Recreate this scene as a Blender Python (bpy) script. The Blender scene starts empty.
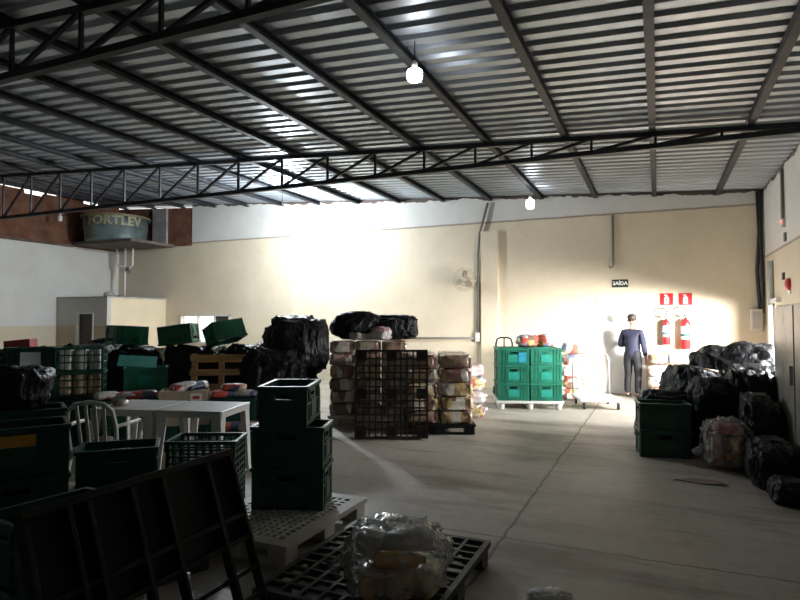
import bpy, bmesh, math, random
from mathutils import Vector, Matrix, noise
C = bpy.context.scene.collection
SC = bpy.context.scene
PI = math.pi
R = math.radians

# ------------------------------------------------------------------ camera, world, light, exposure
cam_data = bpy.data.cameras.new('camera')
cam_data.sensor_width = 36.0
cam_data.lens = 585 / 800 * 36.0
cam_data.clip_start = 0.05
cam_data.clip_end = 300
cam = bpy.data.objects.new('camera', cam_data)
cam.location = (0, 0, 1.62)
cam.rotation_euler = (R(90) + math.atan(20 / 585), 0, R(23.8))
C.objects.link(cam)
SC.camera = cam

world = bpy.data.worlds.new('sky')
SC.world = world
world.use_nodes = True
world.node_tree.nodes['Background'].inputs['Color'].default_value = (1.0, 0.96, 0.9, 1)
world.node_tree.nodes['Background'].inputs['Strength'].default_value = 2.2

def area_light(name, loc, target, sx, sy, power, color, spread=180):
    l = bpy.data.lights.new(name, 'AREA')
    l.shape = 'RECTANGLE'; l.size = sx; l.size_y = sy
    l.energy = power; l.color = color; l.spread = R(spread)
    o = bpy.data.objects.new(name, l)
    o.location = loc
    o.rotation_euler = (Vector(target) - Vector(loc)).to_track_quat('-Z', 'Y').to_euler()
    C.objects.link(o)
    return o

# daylight of the yard outside the loading opening in the right wall
area_light('daylight_yard', (4.0, 9.4, 1.75), (-0.3, 13.65, 1.75), 2.2, 0.8, 560, (1.0, 0.97, 0.93), 75)
area_light('daylight_sky', (2.5, 10.4, 2.1), (-2.4, 9.5, 0.0), 3.6, 0.9, 600, (0.95, 0.97, 1.0), 95)

SC.view_settings.view_transform = 'Standard'
SC.view_settings.look = 'None'
SC.view_settings.gamma = 1.0
SC.view_settings.use_curve_mapping = False
SC.view_settings.exposure = 0.0
LAMP_MAIN = 1150.0
LAMP_DIM = 24.0

# ------------------------------------------------------------------ helpers
class MB:
    def __init__(s):
        s.bm = bmesh.new()
    def box(s, c, d, rot=None):
        m = Matrix.Translation(Vector(c))
        if rot is not None:
            m = m @ rot
        m = m @ Matrix.Diagonal((d[0], d[1], d[2], 1))
        bmesh.ops.create_cube(s.bm, size=1.0, matrix=m)
        return s
    def bx(s, x0, x1, y0, y1, z0, z1):
        return s.box(((x0 + x1) / 2, (y0 + y1) / 2, (z0 + z1) / 2), (abs(x1 - x0), abs(y1 - y0), abs(z1 - z0)))
    def bar(s, a, b, w, h=None):
        a = Vector(a); b = Vector(b); d = b - a
        h = h or w
        q = d.to_track_quat('Z', 'Y').to_matrix().to_4x4()
        m = Matrix.Translation((a + b) / 2) @ q @ Matrix.Diagonal((w, h, d.length, 1))
        bmesh.ops.create_cube(s.bm, size=1.0, matrix=m)
        return s
    def tube(s, pts, r, n=8, closed=False, rad=None):
        pts = [Vector(p) for p in pts]
        rings = []
        N = len(pts)
        prev = None
        for i, p in enumerate(pts):
            if closed:
                t = pts[(i + 1) % N] - pts[i - 1]
            else:
                t = pts[min(i + 1, N - 1)] - pts[max(i - 1, 0)]
            t.normalize()
            if prev is None:
                u = t.orthogonal().normalized()
            else:
                u = prev - t * prev.dot(t)
                u = u.normalized() if u.length > 1e-6 else t.orthogonal().normalized()
            prev = u
            v = t.cross(u)
            rr = rad[i] if rad else r
            rings.append([s.bm.verts.new(p + (u * math.cos(2 * PI * k / n) + v * math.sin(2 * PI * k / n)) * rr) for k in range(n)])
        for i in range(N if closed else N - 1):
            a = rings[i]; b = rings[(i + 1) % N]
            for k in range(n):
                s.bm.faces.new((a[k], a[(k + 1) % n], b[(k + 1) % n], b[k]))
        if not closed:
            s.bm.faces.new(rings[0][::-1]); s.bm.faces.new(rings[-1])
        return s
    def lathe(s, prof, n=20, c=(0, 0, 0), axis='Z'):
        rings = []
        for r, z in prof:
            ring = []
            for k in range(n):
                a = 2 * PI * k / n
                if axis == 'Z':
                    p = (r * math.cos(a), r * math.sin(a), z)
                elif axis == 'Y':
                    p = (r * math.cos(a), z, r * math.sin(a))
                else:
                    p = (z, r * math.cos(a), r * math.sin(a))
                ring.append(s.bm.verts.new((p[0] + c[0], p[1] + c[1], p[2] + c[2])))
            rings.append(ring)
        for a, b in zip(rings, rings[1:]):
            for k in range(n):
                s.bm.faces.new((a[k], a[(k + 1) % n], b[(k + 1) % n], b[k]))
        s.bm.faces.new(rings[0][::-1]); s.bm.faces.new(rings[-1])
        return s
    def poly(s, pts, depth):
        # extruded polygon: pts are 3D, depth is a vector
        a = [s.bm.verts.new(Vector(p)) for p in pts]
        b = [s.bm.verts.new(Vector(p) + Vector(depth)) for p in pts]
        n = len(pts)
        s.bm.faces.new(a[::-1]); s.bm.faces.new(b)
        for k in range(n):
            s.bm.faces.new((a[k], a[(k + 1) % n], b[(k + 1) % n], b[k]))
        return s
    def build(s, name, mat, parent=None, smooth=False, bevel=0.0):
        bmesh.ops.recalc_face_normals(s.bm, faces=s.bm.faces)
        if bevel > 0:
            es = [e for e in s.bm.edges if len(e.link_faces) == 2 and e.calc_face_angle(0) > 0.8]
            bmesh.ops.bevel(s.bm, geom=es, offset=bevel, segments=2, affect='EDGES', profile=0.6)
        me = bpy.data.meshes.new(name)
        s.bm.to_mesh(me); s.bm.free()
        if smooth:
            for p in me.polygons: p.use_smooth = True
        me.materials.append(mat)
        o = bpy.data.objects.new(name, me)
        C.objects.link(o)
        if parent is not None: o.parent = parent
        return o

def tag(o, label=None, cat=None, group=None, kind=None):
    if label: o['label'] = label
    if cat: o['category'] = cat
    if group: o['group'] = group
    if kind: o['kind'] = kind
    return o
def thing(name, loc, label, cat, rz=0.0, group=None, rot=None):
    o = bpy.data.objects.new(name, None)
    o.empty_display_size = 0.1
    C.objects.link(o)
    o.location = loc
    o.rotation_euler = rot if rot else (0, 0, rz)
    return tag(o, label, cat, group)
def struct(o):
    o['kind'] = 'structure'; return o
def children(o):
    return [c for c in ALLKIDS.get(o.name, [])]
ALLKIDS = {}
def copy_tree(o, parent=None):
    c = o.copy(); C.objects.link(c)
    if parent is not None: c.parent = parent
    for ch in list(o.children): copy_tree(ch, c)
    return c
def place(proto, used, loc, rz=0.0, label=None, cat=None, group=None, rot=None):
    # the first call uses the prototype itself, later ones its copies
    o = proto if not used else copy_tree(proto)
    used.append(1)
    if 'group' in o: del o['group']
    o.location = loc
    o.rotation_euler = rot if rot else (0, 0, rz)
    return tag(o, label, cat, group)

# ------------------------------------------------------------------ materials
def newmat(name):
    m = bpy.data.materials.new(name); m.use_nodes = True
    nt = m.node_tree
    return m, nt, nt.nodes['Principled BSDF']
def N(nt, kind, **kw):
    n = nt.nodes.new(kind)
    for k, v in kw.items():
        if k in n.inputs: n.inputs[k].default_value = v
        else: setattr(n, k, v)
    return n
def ramp(nt, fac, stops, interp='LINEAR'):
    r = nt.nodes.new('ShaderNodeValToRGB')
    r.color_ramp.interpolation = interp
    e = r.color_ramp.elements
    e[0].position = stops[0][0]; e[0].color = (*stops[0][1], 1)
    e[1].position = stops[-1][0]; e[1].color = (*stops[-1][1], 1)
    for p, c in stops[1:-1]:
        k = e.new(p); k.color = (*c, 1)
    nt.links.new(fac, r.inputs['Fac'])
    return r.outputs['Color']
def basic(name, col, rough=0.6, metal=0.0, var=0.15, scale=6.0, bump=0.0, bscale=40.0, coat=0.0, obj_rand=0.0):
    m, nt, b = newmat(name)
    tc = N(nt, 'ShaderNodeTexCoord')
    ns = N(nt, 'ShaderNodeTexNoise', Scale=scale, Detail=5.0)
    nt.links.new(tc.outputs['Object'], ns.inputs['Vector'])
    lo = tuple(c * (1 - var) for c in col); hi = tuple(min(1, c * (1 + var)) for c in col)
    out = ramp(nt, ns.outputs['Fac'], [(0.3, lo), (0.7, hi)])
    if obj_rand:
        oi = N(nt, 'ShaderNodeObjectInfo')
        hsv = N(nt, 'ShaderNodeHueSaturation')
        mr = N(nt, 'ShaderNodeMapRange'); mr.inputs['To Min'].default_value = 1 - obj_rand; mr.inputs['To Max'].default_value = 1 + obj_rand
        nt.links.new(oi.outputs['Random'], mr.inputs['Value'])
        nt.links.new(mr.outputs['Result'], hsv.inputs['Value'])
        nt.links.new(out, hsv.inputs['Color']); out = hsv.outputs['Color']
    nt.links.new(out, b.inputs['Base Color'])
    b.inputs['Roughness'].default_value = rough
    b.inputs['Metallic'].default_value = metal
    b.inputs['Coat Weight'].default_value = coat
    if bump:
        n2 = N(nt, 'ShaderNodeTexNoise', Scale=bscale, Detail=4.0)
        nt.links.new(tc.outputs['Object'], n2.inputs['Vector'])
        bp = N(nt, 'ShaderNodeBump', Strength=bump, Distance=0.02)
        nt.links.new(n2.outputs['Fac'], bp.inputs['Height'])
        nt.links.new(bp.outputs['Normal'], b.inputs['Normal'])
    return m
def emis(name, col, strength):
    m, nt, b = newmat(name)
    b.inputs['Base Color'].default_value = (0.8, 0.8, 0.8, 1)
    b.inputs['Emission Color'].default_value = (*col, 1)
    b.inputs['Emission Strength'].default_value = strength
    return m
def roof_z(x): return 4.25 + 0.0585 * (1.96 - x)

def mat_floor():
    m, nt, b = newmat('concrete floor')
    tc = N(nt, 'ShaderNodeTexCoord')
    n1 = N(nt, 'ShaderNodeTexNoise', Scale=0.55, Detail=6.0, Roughness=0.65)
    n2 = N(nt, 'ShaderNodeTexNoise', Scale=9.0, Detail=6.0, Roughness=0.7)
    mp = N(nt, 'ShaderNodeMapping'); mp.inputs['Scale'].default_value = (0.35, 1.6, 1)
    nt.links.new(tc.outputs['Object'], mp.inputs['Vector'])
    n3 = N(nt, 'ShaderNodeTexNoise', Scale=1.3, Detail=7.0, Roughness=0.7)
    nt.links.new(mp.outputs['Vector'], n3.inputs['Vector'])
    for n in (n1, n2): nt.links.new(tc.outputs['Object'], n.inputs['Vector'])
    c1 = ramp(nt, n1.outputs['Fac'], [(0.3, (0.37, 0.335, 0.275)), (0.7, (0.54, 0.50, 0.43))])
    c2 = ramp(nt, n2.outputs['Fac'], [(0.35, (0.82, 0.8, 0.78)), (0.7, (1, 1, 1))])
    c3 = ramp(nt, n3.outputs['Fac'], [(0.36, (0.55, 0.5, 0.44)), (0.5, (1, 1, 1))])
    mx = N(nt, 'ShaderNodeMixRGB', blend_type='MULTIPLY'); mx.inputs['Fac'].default_value = 1
    nt.links.new(c1, mx.inputs['Color1']); nt.links.new(c2, mx.inputs['Color2'])
    mx3 = N(nt, 'ShaderNodeMixRGB', blend_type='MULTIPLY'); mx3.inputs['Fac'].default_value = 0.8
    nt.links.new(mx.outputs['Color'], mx3.inputs['Color1']); nt.links.new(c3, mx3.inputs['Color2'])
    # joint crack along x = -1.08, and one across
    sp = N(nt, 'ShaderNodeSeparateXYZ'); nt.links.new(tc.outputs['Object'], sp.inputs['Vector'])
    n4 = N(nt, 'ShaderNodeTexNoise', Scale=5.0, Detail=5.0); nt.links.new(tc.outputs['Object'], n4.inputs['Vector'])
    def crack(axis, pos, w):
        a = N(nt, 'ShaderNodeMath', operation='ADD'); a.inputs[1].default_value = -pos - 0.03
        nt.links.new(sp.outputs[axis], a.inputs[0])
        k = N(nt, 'ShaderNodeMath', operation='MULTIPLY_ADD'); k.inputs[1].default_value = 0.06
        nt.links.new(n4.outputs['Fac'], k.inputs[0]); nt.links.new(a.outputs[0], k.inputs[2])
        ab = N(nt, 'ShaderNodeMath', operation='ABSOLUTE'); nt.links.new(k.outputs[0], ab.inputs[0])
        return ramp(nt, ab.outputs[0], [(w * 0.4, (0.22, 0.19, 0.16)), (w, (1, 1, 1))])
    cur = mx3.outputs['Color']
    for args in (('X', -1.08, 0.017), ('Y', 9.35, 0.012), ('Y', 4.35, 0.012)):
        mm = N(nt, 'ShaderNodeMixRGB', blend_type='MULTIPLY'); mm.inputs['Fac'].default_value = 0.85
        nt.links.new(cur, mm.inputs['Color1']); nt.links.new(crack(*args), mm.inputs['Color2'])
        cur = mm.outputs['Color']
    nt.links.new(cur, b.inputs['Base Color'])
    b.inputs['Roughness'].default_value = 0.55
    bp = N(nt, 'ShaderNodeBump', Strength=0.25, Distance=0.01)
    nt.links.new(n2.outputs['Fac'], bp.inputs['Height']); nt.links.new(bp.outputs['Normal'], b.inputs['Normal'])
    return m

def mat_wall(name, low, high, z0, zjit=0.03, line=True, roofedge=False, lowrough=0.55, dirt=0.12):
    """two painted fields split at height z0 (world = object coordinates)"""
    m, nt, b = newmat(name)
    tc = N(nt, 'ShaderNodeTexCoord')
    sp = N(nt, 'ShaderNodeSeparateXYZ'); nt.links.new(tc.outputs['Object'], sp.inputs['Vector'])
    ns = N(nt, 'ShaderNodeTexNoise', Scale=2.2, Detail=6.0, Roughness=0.7); nt.links.new(tc.outputs['Object'], ns.inputs['Vector'])
    nz = N(nt, 'ShaderNodeMath', operation='MULTIPLY_ADD'); nz.inputs[1].default_value = zjit
    nt.links.new(ns.outputs['Fac'], nz.inputs[0]); nt.links.new(sp.outputs['Z'], nz.inputs[2])
    d = N(nt, 'ShaderNodeMath', operation='SUBTRACT'); d.inputs[1].default_value = z0 + zjit * 0.5
    nt.links.new(nz.outputs[0], d.inputs[0])
    gt = N(nt, 'ShaderNodeMath', operation='GREATER_THAN'); gt.inputs[1].default_value = 0
    nt.links.new(d.outputs[0], gt.inputs[0])
    mx = N(nt, 'ShaderNodeMixRGB'); mx.inputs['Color1'].default_value = (*low, 1); mx.inputs['Color2'].default_value = (*high, 1)
    nt.links.new(gt.outputs[0], mx.inputs['Fac'])
    cur = mx.outputs['Color']
    if line:
        ab = N(nt, 'ShaderNodeMath', operation='ABSOLUTE'); nt.links.new(d.outputs[0], ab.inputs[0])
        ln = ramp(nt, ab.outputs[0], [(0.012, (0.35, 0.28, 0.22)), (0.03, (1, 1, 1))])
        mm = N(nt, 'ShaderNodeMixRGB', blend_type='MULTIPLY'); mm.inputs['Fac'].default_value = 0.8
        nt.links.new(cur, mm.inputs['Color1']); nt.links.new(ln, mm.inputs['Color2']); cur = mm.outputs['Color']
    n2 = N(nt, 'ShaderNodeTexNoise', Scale=0.9, Detail=7.0, Roughness=0.75); nt.links.new(tc.outputs['Object'], n2.inputs['Vector'])
    dv = ramp(nt, n2.outputs['Fac'], [(0.35, (1 - dirt, 1 - dirt, 1 - dirt * 1.1)), (0.65, (1, 1, 1))])
    mm = N(nt, 'ShaderNodeMixRGB', blend_type='MULTIPLY'); mm.inputs['Fac'].default_value = 1
    nt.links.new(cur, mm.inputs['Color1']); nt.links.new(dv, mm.inputs['Color2']); cur = mm.outputs['Color']
    if roofedge:
        # ragged bare masonry where the plaster stops short of the roof
        rx = N(nt, 'ShaderNodeMath', operation='MULTIPLY_ADD'); rx.inputs[1].default_value = 0.0585
        rx.inputs[2].default_value = -(4.25 + 0.0585 * 1.96)
        nt.links.new(sp.outputs['X'], rx.inputs[0])
        ad = N(nt, 'ShaderNodeMath', operation='ADD'); nt.links.new(sp.outputs['Z'], ad.inputs[0]); nt.links.new(rx.outputs[0], ad.inputs[1])
        n5 = N(nt, 'ShaderNodeTexNoise', Scale=3.2, Detail=5.0); nt.links.new(tc.outputs['Object'], n5.inputs['Vector'])
        a2 = N(nt, 'ShaderNodeMath', operation='MULTIPLY_ADD'); a2.inputs[1].default_value = 0.26
        nt.links.new(n5.outputs['Fac'], a2.inputs[0]); nt.links.new(ad.outputs[0], a2.inputs[2])
        g2 = N(nt, 'ShaderNodeMath', operation='GREATER_THAN'); g2.inputs[1].default_value = 0.075
        nt.links.new(a2.outputs[0], g2.inputs[0])
        m3 = N(nt, 'ShaderNodeMixRGB'); m3.inputs['Color2'].default_value = (0.10, 0.07, 0.055, 1)
        nt.links.new(g2.outputs[0], m3.inputs['Fac']); nt.links.new(cur, m3.inputs['Color1']); cur = m3.outputs['Color']
    nt.links.new(cur, b.inputs['Base Color'])
    b.inputs['Roughness'].default_value = lowrough
    n3 = N(nt, 'ShaderNodeTexNoise', Scale=14.0, Detail=5.0); nt.links.new(tc.outputs['Object'], n3.inputs['Vector'])
    bp = N(nt, 'ShaderNodeBump', Strength=0.15, Distance=0.02)
    nt.links.new(n3.outputs['Fac'], bp.inputs['Height']); nt.links.new(bp.outputs['Normal'], b.inputs['Normal'])
    return m

def mat_brick(name, plane):
    m, nt, b = newmat(name)
    tc = N(nt, 'ShaderNodeTexCoord')
    sp = N(nt, 'ShaderNodeSeparateXYZ'); nt.links.new(tc.outputs['Object'], sp.inputs['Vector'])
    cb = N(nt, 'ShaderNodeCombineXYZ')
    nt.links.new(sp.outputs['Y' if plane == 'YZ' else 'X'], cb.inputs['X']); nt.links.new(sp.outputs['Z'], cb.inputs['Y'])
    br = N(nt, 'ShaderNodeTexBrick', Scale=1.0)
    br.inputs['Brick Width'].default_value = 0.29; br.inputs['Row Height'].default_value = 0.19
    br.inputs['Mortar Size'].default_value = 0.014
    br.inputs['Color1'].default_value = (0.25, 0.105, 0.06, 1); br.inputs['Color2'].default_value = (0.19, 0.08, 0.045, 1)
    br.inputs['Mortar'].default_value = (0.17, 0.10, 0.07, 1)
    nt.links.new(cb.outputs[0], br.inputs['Vector'])
    ns = N(nt, 'ShaderNodeTexNoise', Scale=3.0, Detail=6.0); nt.links.new(tc.outputs['Object'], ns.inputs['Vector'])
    v = ramp(nt, ns.outputs['Fac'], [(0.35, (0.55, 0.5, 0.5)), (0.65, (1, 1, 1))])
    mm = N(nt, 'ShaderNodeMixRGB', blend_type='MULTIPLY'); mm.inputs['Fac'].default_value = 1
    nt.links.new(br.outputs['Color'], mm.inputs['Color1']); nt.links.new(v, mm.inputs['Color2'])
    nt.links.new(mm.outputs['Color'], b.inputs['Base Color'])
    b.inputs['Roughness'].default_value = 0.9
    bp = N(nt, 'ShaderNodeBump', Strength=0.6, Distance=0.02)
    nt.links.new(br.outputs['Fac'], bp.inputs['Height']); bp.invert = True
    nt.links.new(bp.outputs['Normal'], b.inputs['Normal'])
    return m

def mat_food(name, cols, sx=9.0, sz=3.0, scale=1.0, rough=0.3):
    """packets seen through thin clear wrap: patches of packet colour"""
    m, nt, b = newmat(name)
    tc = N(nt, 'ShaderNodeTexCoord')
    oi = N(nt, 'ShaderNodeObjectInfo')
    mp = N(nt, 'ShaderNodeMapping'); mp.inputs['Scale'].default_value = (sx * scale, sx * 0.6 * scale, sz * scale)
    mp.inputs['Rotation'].default_value = (0.15, 0.1, 0.2)
    ad = N(nt, 'ShaderNodeVectorMath', operation='ADD')
    ml = N(nt, 'ShaderNodeMath', operation='MULTIPLY'); ml.inputs[1].default_value = 37.0
    nt.links.new(oi.outputs['Random'], ml.inputs[0])
    nt.links.new(tc.outputs['Object'], mp.inputs['Vector']); nt.links.new(mp.outputs['Vector'], ad.inputs[0]); nt.links.new(ml.outputs[0], ad.inputs[1])
    vo = N(nt, 'ShaderNodeTexVoronoi', Scale=1.0); vo.inputs['Randomness'].default_value = 0.8
    nt.links.new(ad.outputs[0], vo.inputs['Vector'])
    sp = N(nt, 'ShaderNodeSeparateColor'); nt.links.new(vo.outputs['Color'], sp.inputs['Color'])
    n = len(cols)
    c = ramp(nt, sp.outputs[0], [(i / n, cc) for i, cc in enumerate(cols)], 'CONSTANT')
    v2 = N(nt, 'ShaderNodeTexVoronoi', Scale=4.0); nt.links.new(ad.outputs[0], v2.inputs['Vector'])
    s2 = N(nt, 'ShaderNodeSeparateColor'); nt.links.new(v2.outputs['Color'], s2.inputs['Color'])
    k = ramp(nt, s2.outputs[1], [(0.0, (0.7, 0.66, 0.62)), (0.45, (1, 1, 1)), (1.0, (1, 1, 1))])
    mm = N(nt, 'ShaderNodeMixRGB', blend_type='MULTIPLY'); mm.inputs['Fac'].default_value = 0.8
    nt.links.new(c, mm.inputs['Color1']); nt.links.new(k, mm.inputs['Color2'])
    nt.links.new(mm.outputs['Color'], b.inputs['Base Color'])
    b.inputs['Roughness'].default_value = rough
    b.inputs['Coat Weight'].default_value = 0.6; b.inputs['Coat Roughness'].default_value = 0.15
    ns = N(nt, 'ShaderNodeTexNoise', Scale=16.0, Detail=3.0, Distortion=1.5); nt.links.new(tc.outputs['Object'], ns.inputs['Vector'])
    bp = N(nt, 'ShaderNodeBump', Strength=0.45, Distance=0.03)
    nt.links.new(ns.outputs['Fac'], bp.inputs['Height']); nt.links.new(bp.outputs['Normal'], b.inputs['Normal'])
    return m

def mat_binbag():
    m, nt, b = newmat('black bin bag plastic')
    tc = N(nt, 'ShaderNodeTexCoord')
    mp = N(nt, 'ShaderNodeMapping'); mp.inputs['Scale'].default_value = (1, 1, 0.45)
    nt.links.new(tc.outputs['Object'], mp.inputs['Vector'])
    n1 = N(nt, 'ShaderNodeTexNoise', Scale=5.0, Detail=4.0, Distortion=2.2)
    n2 = N(nt, 'ShaderNodeTexVoronoi', Scale=7.0, feature='DISTANCE_TO_EDGE')
    for n in (n1, n2): nt.links.new(mp.outputs['Vector'], n.inputs['Vector'])
    ad = N(nt, 'ShaderNodeMath', operation='MULTIPLY_ADD'); ad.inputs[1].default_value = 0.4
    nt.links.new(n2.outputs['Distance'], ad.inputs[0]); nt.links.new(n1.outputs['Fac'], ad.inputs[2])
    b.inputs['Base Color'].default_value = (0.010, 0.010, 0.011, 1)
    b.inputs['Roughness'].default_value = 0.42
    b.inputs['Specular IOR Level'].default_value = 0.24
    bp = N(nt, 'ShaderNodeBump', Strength=0.85, Distance=0.06)
    nt.links.new(ad.outputs[0], bp.inputs['Height']); nt.links.new(bp.outputs['Normal'], b.inputs['Normal'])
    return m

def mat_film(name, tint=(0.9, 0.9, 0.9), body=0.16):
    m, nt, b = newmat(name)
    nt.nodes.remove(b)
    out = nt.nodes['Material Output']
    tc = N(nt, 'ShaderNodeTexCoord')
    n1 = N(nt, 'ShaderNodeTexNoise', Scale=9.0, Detail=4.0, Distortion=1.5); nt.links.new(tc.outputs['Object'], n1.inputs['Vector'])
    bp = N(nt, 'ShaderNodeBump', Strength=0.8, Distance=0.04); nt.links.new(n1.outputs['Fac'], bp.inputs['Height'])
    tr = N(nt, 'ShaderNodeBsdfTransparent')
    gl = N(nt, 'ShaderNodeBsdfGlossy', Roughness=0.16); nt.links.new(bp.outputs['Normal'], gl.inputs['Normal'])
    df = N(nt, 'ShaderNodeBsdfDiffuse'); df.inputs['Color'].default_value = (*tint, 1); nt.links.new(bp.outputs['Normal'], df.inputs['Normal'])
    fr = N(nt, 'ShaderNodeFresnel', IOR=1.5); nt.links.new(bp.outputs['Normal'], fr.inputs['Normal'])
    m1 = N(nt, 'ShaderNodeMixShader'); m2 = N(nt, 'ShaderNodeMixShader')
    hz = ramp(nt, n1.outputs['Fac'], [(0.4, (body * 0.4,) * 3), (0.7, (body * 1.8,) * 3)])
    nt.links.new(hz, m1.inputs['Fac'])
    nt.links.new(tr.outputs[0], m1.inputs[1]); nt.links.new(df.outputs[0], m1.inputs[2])
    nt.links.new(fr.outputs[0], m2.inputs['Fac']); nt.links.new(m1.outputs[0], m2.inputs[1]); nt.links.new(gl.outputs[0], m2.inputs[2])
    nt.links.new(m2.outputs[0], out.inputs['Surface'])
    return m

def mat_wood(name, col):
    m, nt, b = newmat(name)
    tc = N(nt, 'ShaderNodeTexCoord')
    mp = N(nt, 'ShaderNodeMapping'); mp.inputs['Scale'].default_value = (3, 30, 30)
    nt.links.new(tc.outputs['Object'], mp.inputs['Vector'])
    ns = N(nt, 'ShaderNodeTexNoise', Scale=1.0, Detail=5.0); nt.links.new(mp.outputs['Vector'], ns.inputs['Vector'])
    c = ramp(nt, ns.outputs['Fac'], [(0.3, tuple(k * 0.6 for k in col)), (0.7, col)])
    nt.links.new(c, b.inputs['Base Color']); b.inputs['Roughness'].default_value = 0.75
    return m

def mat_glass():
    m, nt, b = newmat('window glass')
    nt.nodes.remove(b)
    out = nt.nodes['Material Output']
    tr = N(nt, 'ShaderNodeBsdfTransparent'); gl = N(nt, 'ShaderNodeBsdfGlossy', Roughness=0.05)
    ns = N(nt, 'ShaderNodeTexNoise', Scale=4.0)
    mx = N(nt, 'ShaderNodeMixShader')
    f = ramp(nt, ns.outputs['Fac'], [(0.3, (0.05,) * 3), (0.7, (0.09,) * 3)])
    nt.links.new(f, mx.inputs['Fac']); nt.links.new(tr.outputs[0], mx.inputs[1]); nt.links.new(gl.outputs[0], mx.inputs[2])
    nt.links.new(mx.outputs[0], out.inputs['Surface'])
    return m

def mat_cabinet():
    m, nt, b = newmat('worn grey cabinet paint')
    tc = N(nt, 'ShaderNodeTexCoord')
    ns = N(nt, 'ShaderNodeTexNoise', Scale=2.6, Detail=8.0, Roughness=0.75); nt.links.new(tc.outputs['Object'], ns.inputs['Vector'])
    c = ramp(nt, ns.outputs['Fac'], [(0.36, (0.12, 0.10, 0.085)), (0.43, (0.30, 0.28, 0.24)), (0.62, (0.36, 0.34, 0.30)), (0.72, (0.52, 0.5, 0.46))])
    nt.links.new(c, b.inputs['Base Color']); b.inputs['Roughness'].default_value = 0.4; b.inputs['Metallic'].default_value = 0.3
    return m

CREAM = (0.70, 0.605, 0.46); WHITE = (0.66, 0.65, 0.62)
M = {}
M['floor'] = mat_floor()
M['wall_back'] = mat_wall('cream back wall with white plaster band', CREAM, WHITE, 3.96, 0.05, True, True)
M['wall_left'] = mat_wall('white wall with cream wainscot', (0.60, 0.52, 0.39), (0.66, 0.65, 0.62), 1.46, 0.01, False)
M['wall_right'] = mat_wall('cream right wall with white top', (0.66, 0.59, 0.46), (0.68, 0.67, 0.64), 2.87, 0.02, True, True)
M['store_front'] = mat_wall('store front white with wainscot', (0.47, 0.40, 0.29), (0.56, 0.56, 0.54), 1.46, 0.01, False)
M['cream'] = basic('cream wall paint', (0.72, 0.61, 0.43), 0.6, var=0.06, scale=1.5)
M['cream2'] = basic('cream pillar paint', CREAM, 0.5, var=0.05, scale=1.5)
M['plaster'] = basic('grey plaster', (0.42, 0.41, 0.39), 0.85, var=0.2, scale=2, bump=0.3)
M['concrete'] = basic('raw concrete', (0.30, 0.29, 0.27), 0.9, var=0.25, scale=4, bump=0.4)
M['slab'] = basic('stained concrete slab edge', (0.13, 0.105, 0.09), 0.9, var=0.4, scale=4, bump=0.4)
M['brick_yz'] = mat_brick('hollow red brick', 'YZ')
M['brick_xz'] = mat_brick('hollow red brick on back wall', 'XZ')
M['roof'] = basic('galvanised roof sheet', (0.43, 0.47, 0.52), 0.40, metal=0.7, var=0.12, scale=0.8)
M['steel'] = basic('dark painted steel', (0.016, 0.018, 0.024), 0.5, metal=0.2, var=0.4, scale=5)
M['purlin'] = basic('dark grey purlin steel', (0.022, 0.024, 0.03), 0.55, metal=0.1, var=0.5, scale=4)
M['conduit'] = basic('grey conduit', (0.15, 0.14, 0.12), 0.5, var=0.1)
M['cable'] = basic('black cable', (0.02, 0.02, 0.02), 0.6)
M['white_plastic'] = basic('white plastic', (0.62, 0.61, 0.57), 0.4, var=0.08, scale=3)
M['pvc'] = basic('white pvc', (0.75, 0.75, 0.72), 0.4, var=0.05)
M['pallet_white'] = basic('off white pallet plastic', (0.50, 0.48, 0.42), 0.55, var=0.2, scale=5)
M['pallet_black'] = basic('black pallet plastic', (0.008, 0.0075, 0.0075), 0.6, var=0.4, scale=6)
M['pallet_black'].node_tree.nodes['Principled BSDF'].inputs['Specular IOR Level'].default_value = 0.2
M['pallet_dark'] = basic('worn dark grey pallet plastic', (0.045, 0.045, 0.043), 0.5, var=0.4, scale=8)
M['pallet_brown'] = basic('dark brown black pallet plastic', (0.018, 0.012, 0.011), 0.45, var=0.3, scale=6)
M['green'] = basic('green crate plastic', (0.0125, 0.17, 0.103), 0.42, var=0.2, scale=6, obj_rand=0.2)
M['green_shaded'] = basic('shade darkened green crate plastic', (0.006, 0.055, 0.037), 0.42, var=0.2, scale=6, obj_rand=0.2)  # same green made darker; shade on the crates is put into the colour
M['teal'] = basic('turquoise crate panel', (0.015, 0.27, 0.20), 0.45, var=0.15, scale=9)
M['blue_panel'] = basic('blue crate panel', (0.02, 0.28, 0.40), 0.45, var=0.15, scale=9)
M['paper'] = basic('pale grey paper', (0.66, 0.69, 0.72), 0.7, var=0.1, scale=5)
M['yellow_label'] = basic('orange yellow label', (0.55, 0.26, 0.03), 0.6)
M['binbag'] = mat_binbag()
M['film'] = mat_film('clear plastic film', (0.85, 0.85, 0.85), 0.24)
M['food_a'] = mat_food('staple food bundle', [(0.30, 0.20, 0.11), (0.58, 0.46, 0.25), (0.66, 0.60, 0.50), (0.22, 0.11, 0.08), (0.55, 0.40, 0.16), (0.74, 0.70, 0.64)])
M['food_b'] = mat_food('bean and pasta bundle', [(0.34, 0.20, 0.14), (0.55, 0.45, 0.33), (0.28, 0.14, 0.11), (0.64, 0.58, 0.50), (0.45, 0.30, 0.20)], 6, 3)
M['food_c'] = mat_food('mixed grocery bundle', [(0.7, 0.66, 0.6), (0.55, 0.12, 0.08), (0.66, 0.5, 0.2), (0.75, 0.72, 0.7), (0.3, 0.16, 0.12), (0.2, 0.24, 0.42), (0.72, 0.6, 0.45)], 9, 8)
M['food_pale'] = mat_food('white and pink rice bundle', [(0.74, 0.70, 0.66), (0.72, 0.6, 0.57), (0.7, 0.67, 0.64), (0.62, 0.40, 0.38)], 5, 4)
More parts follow.
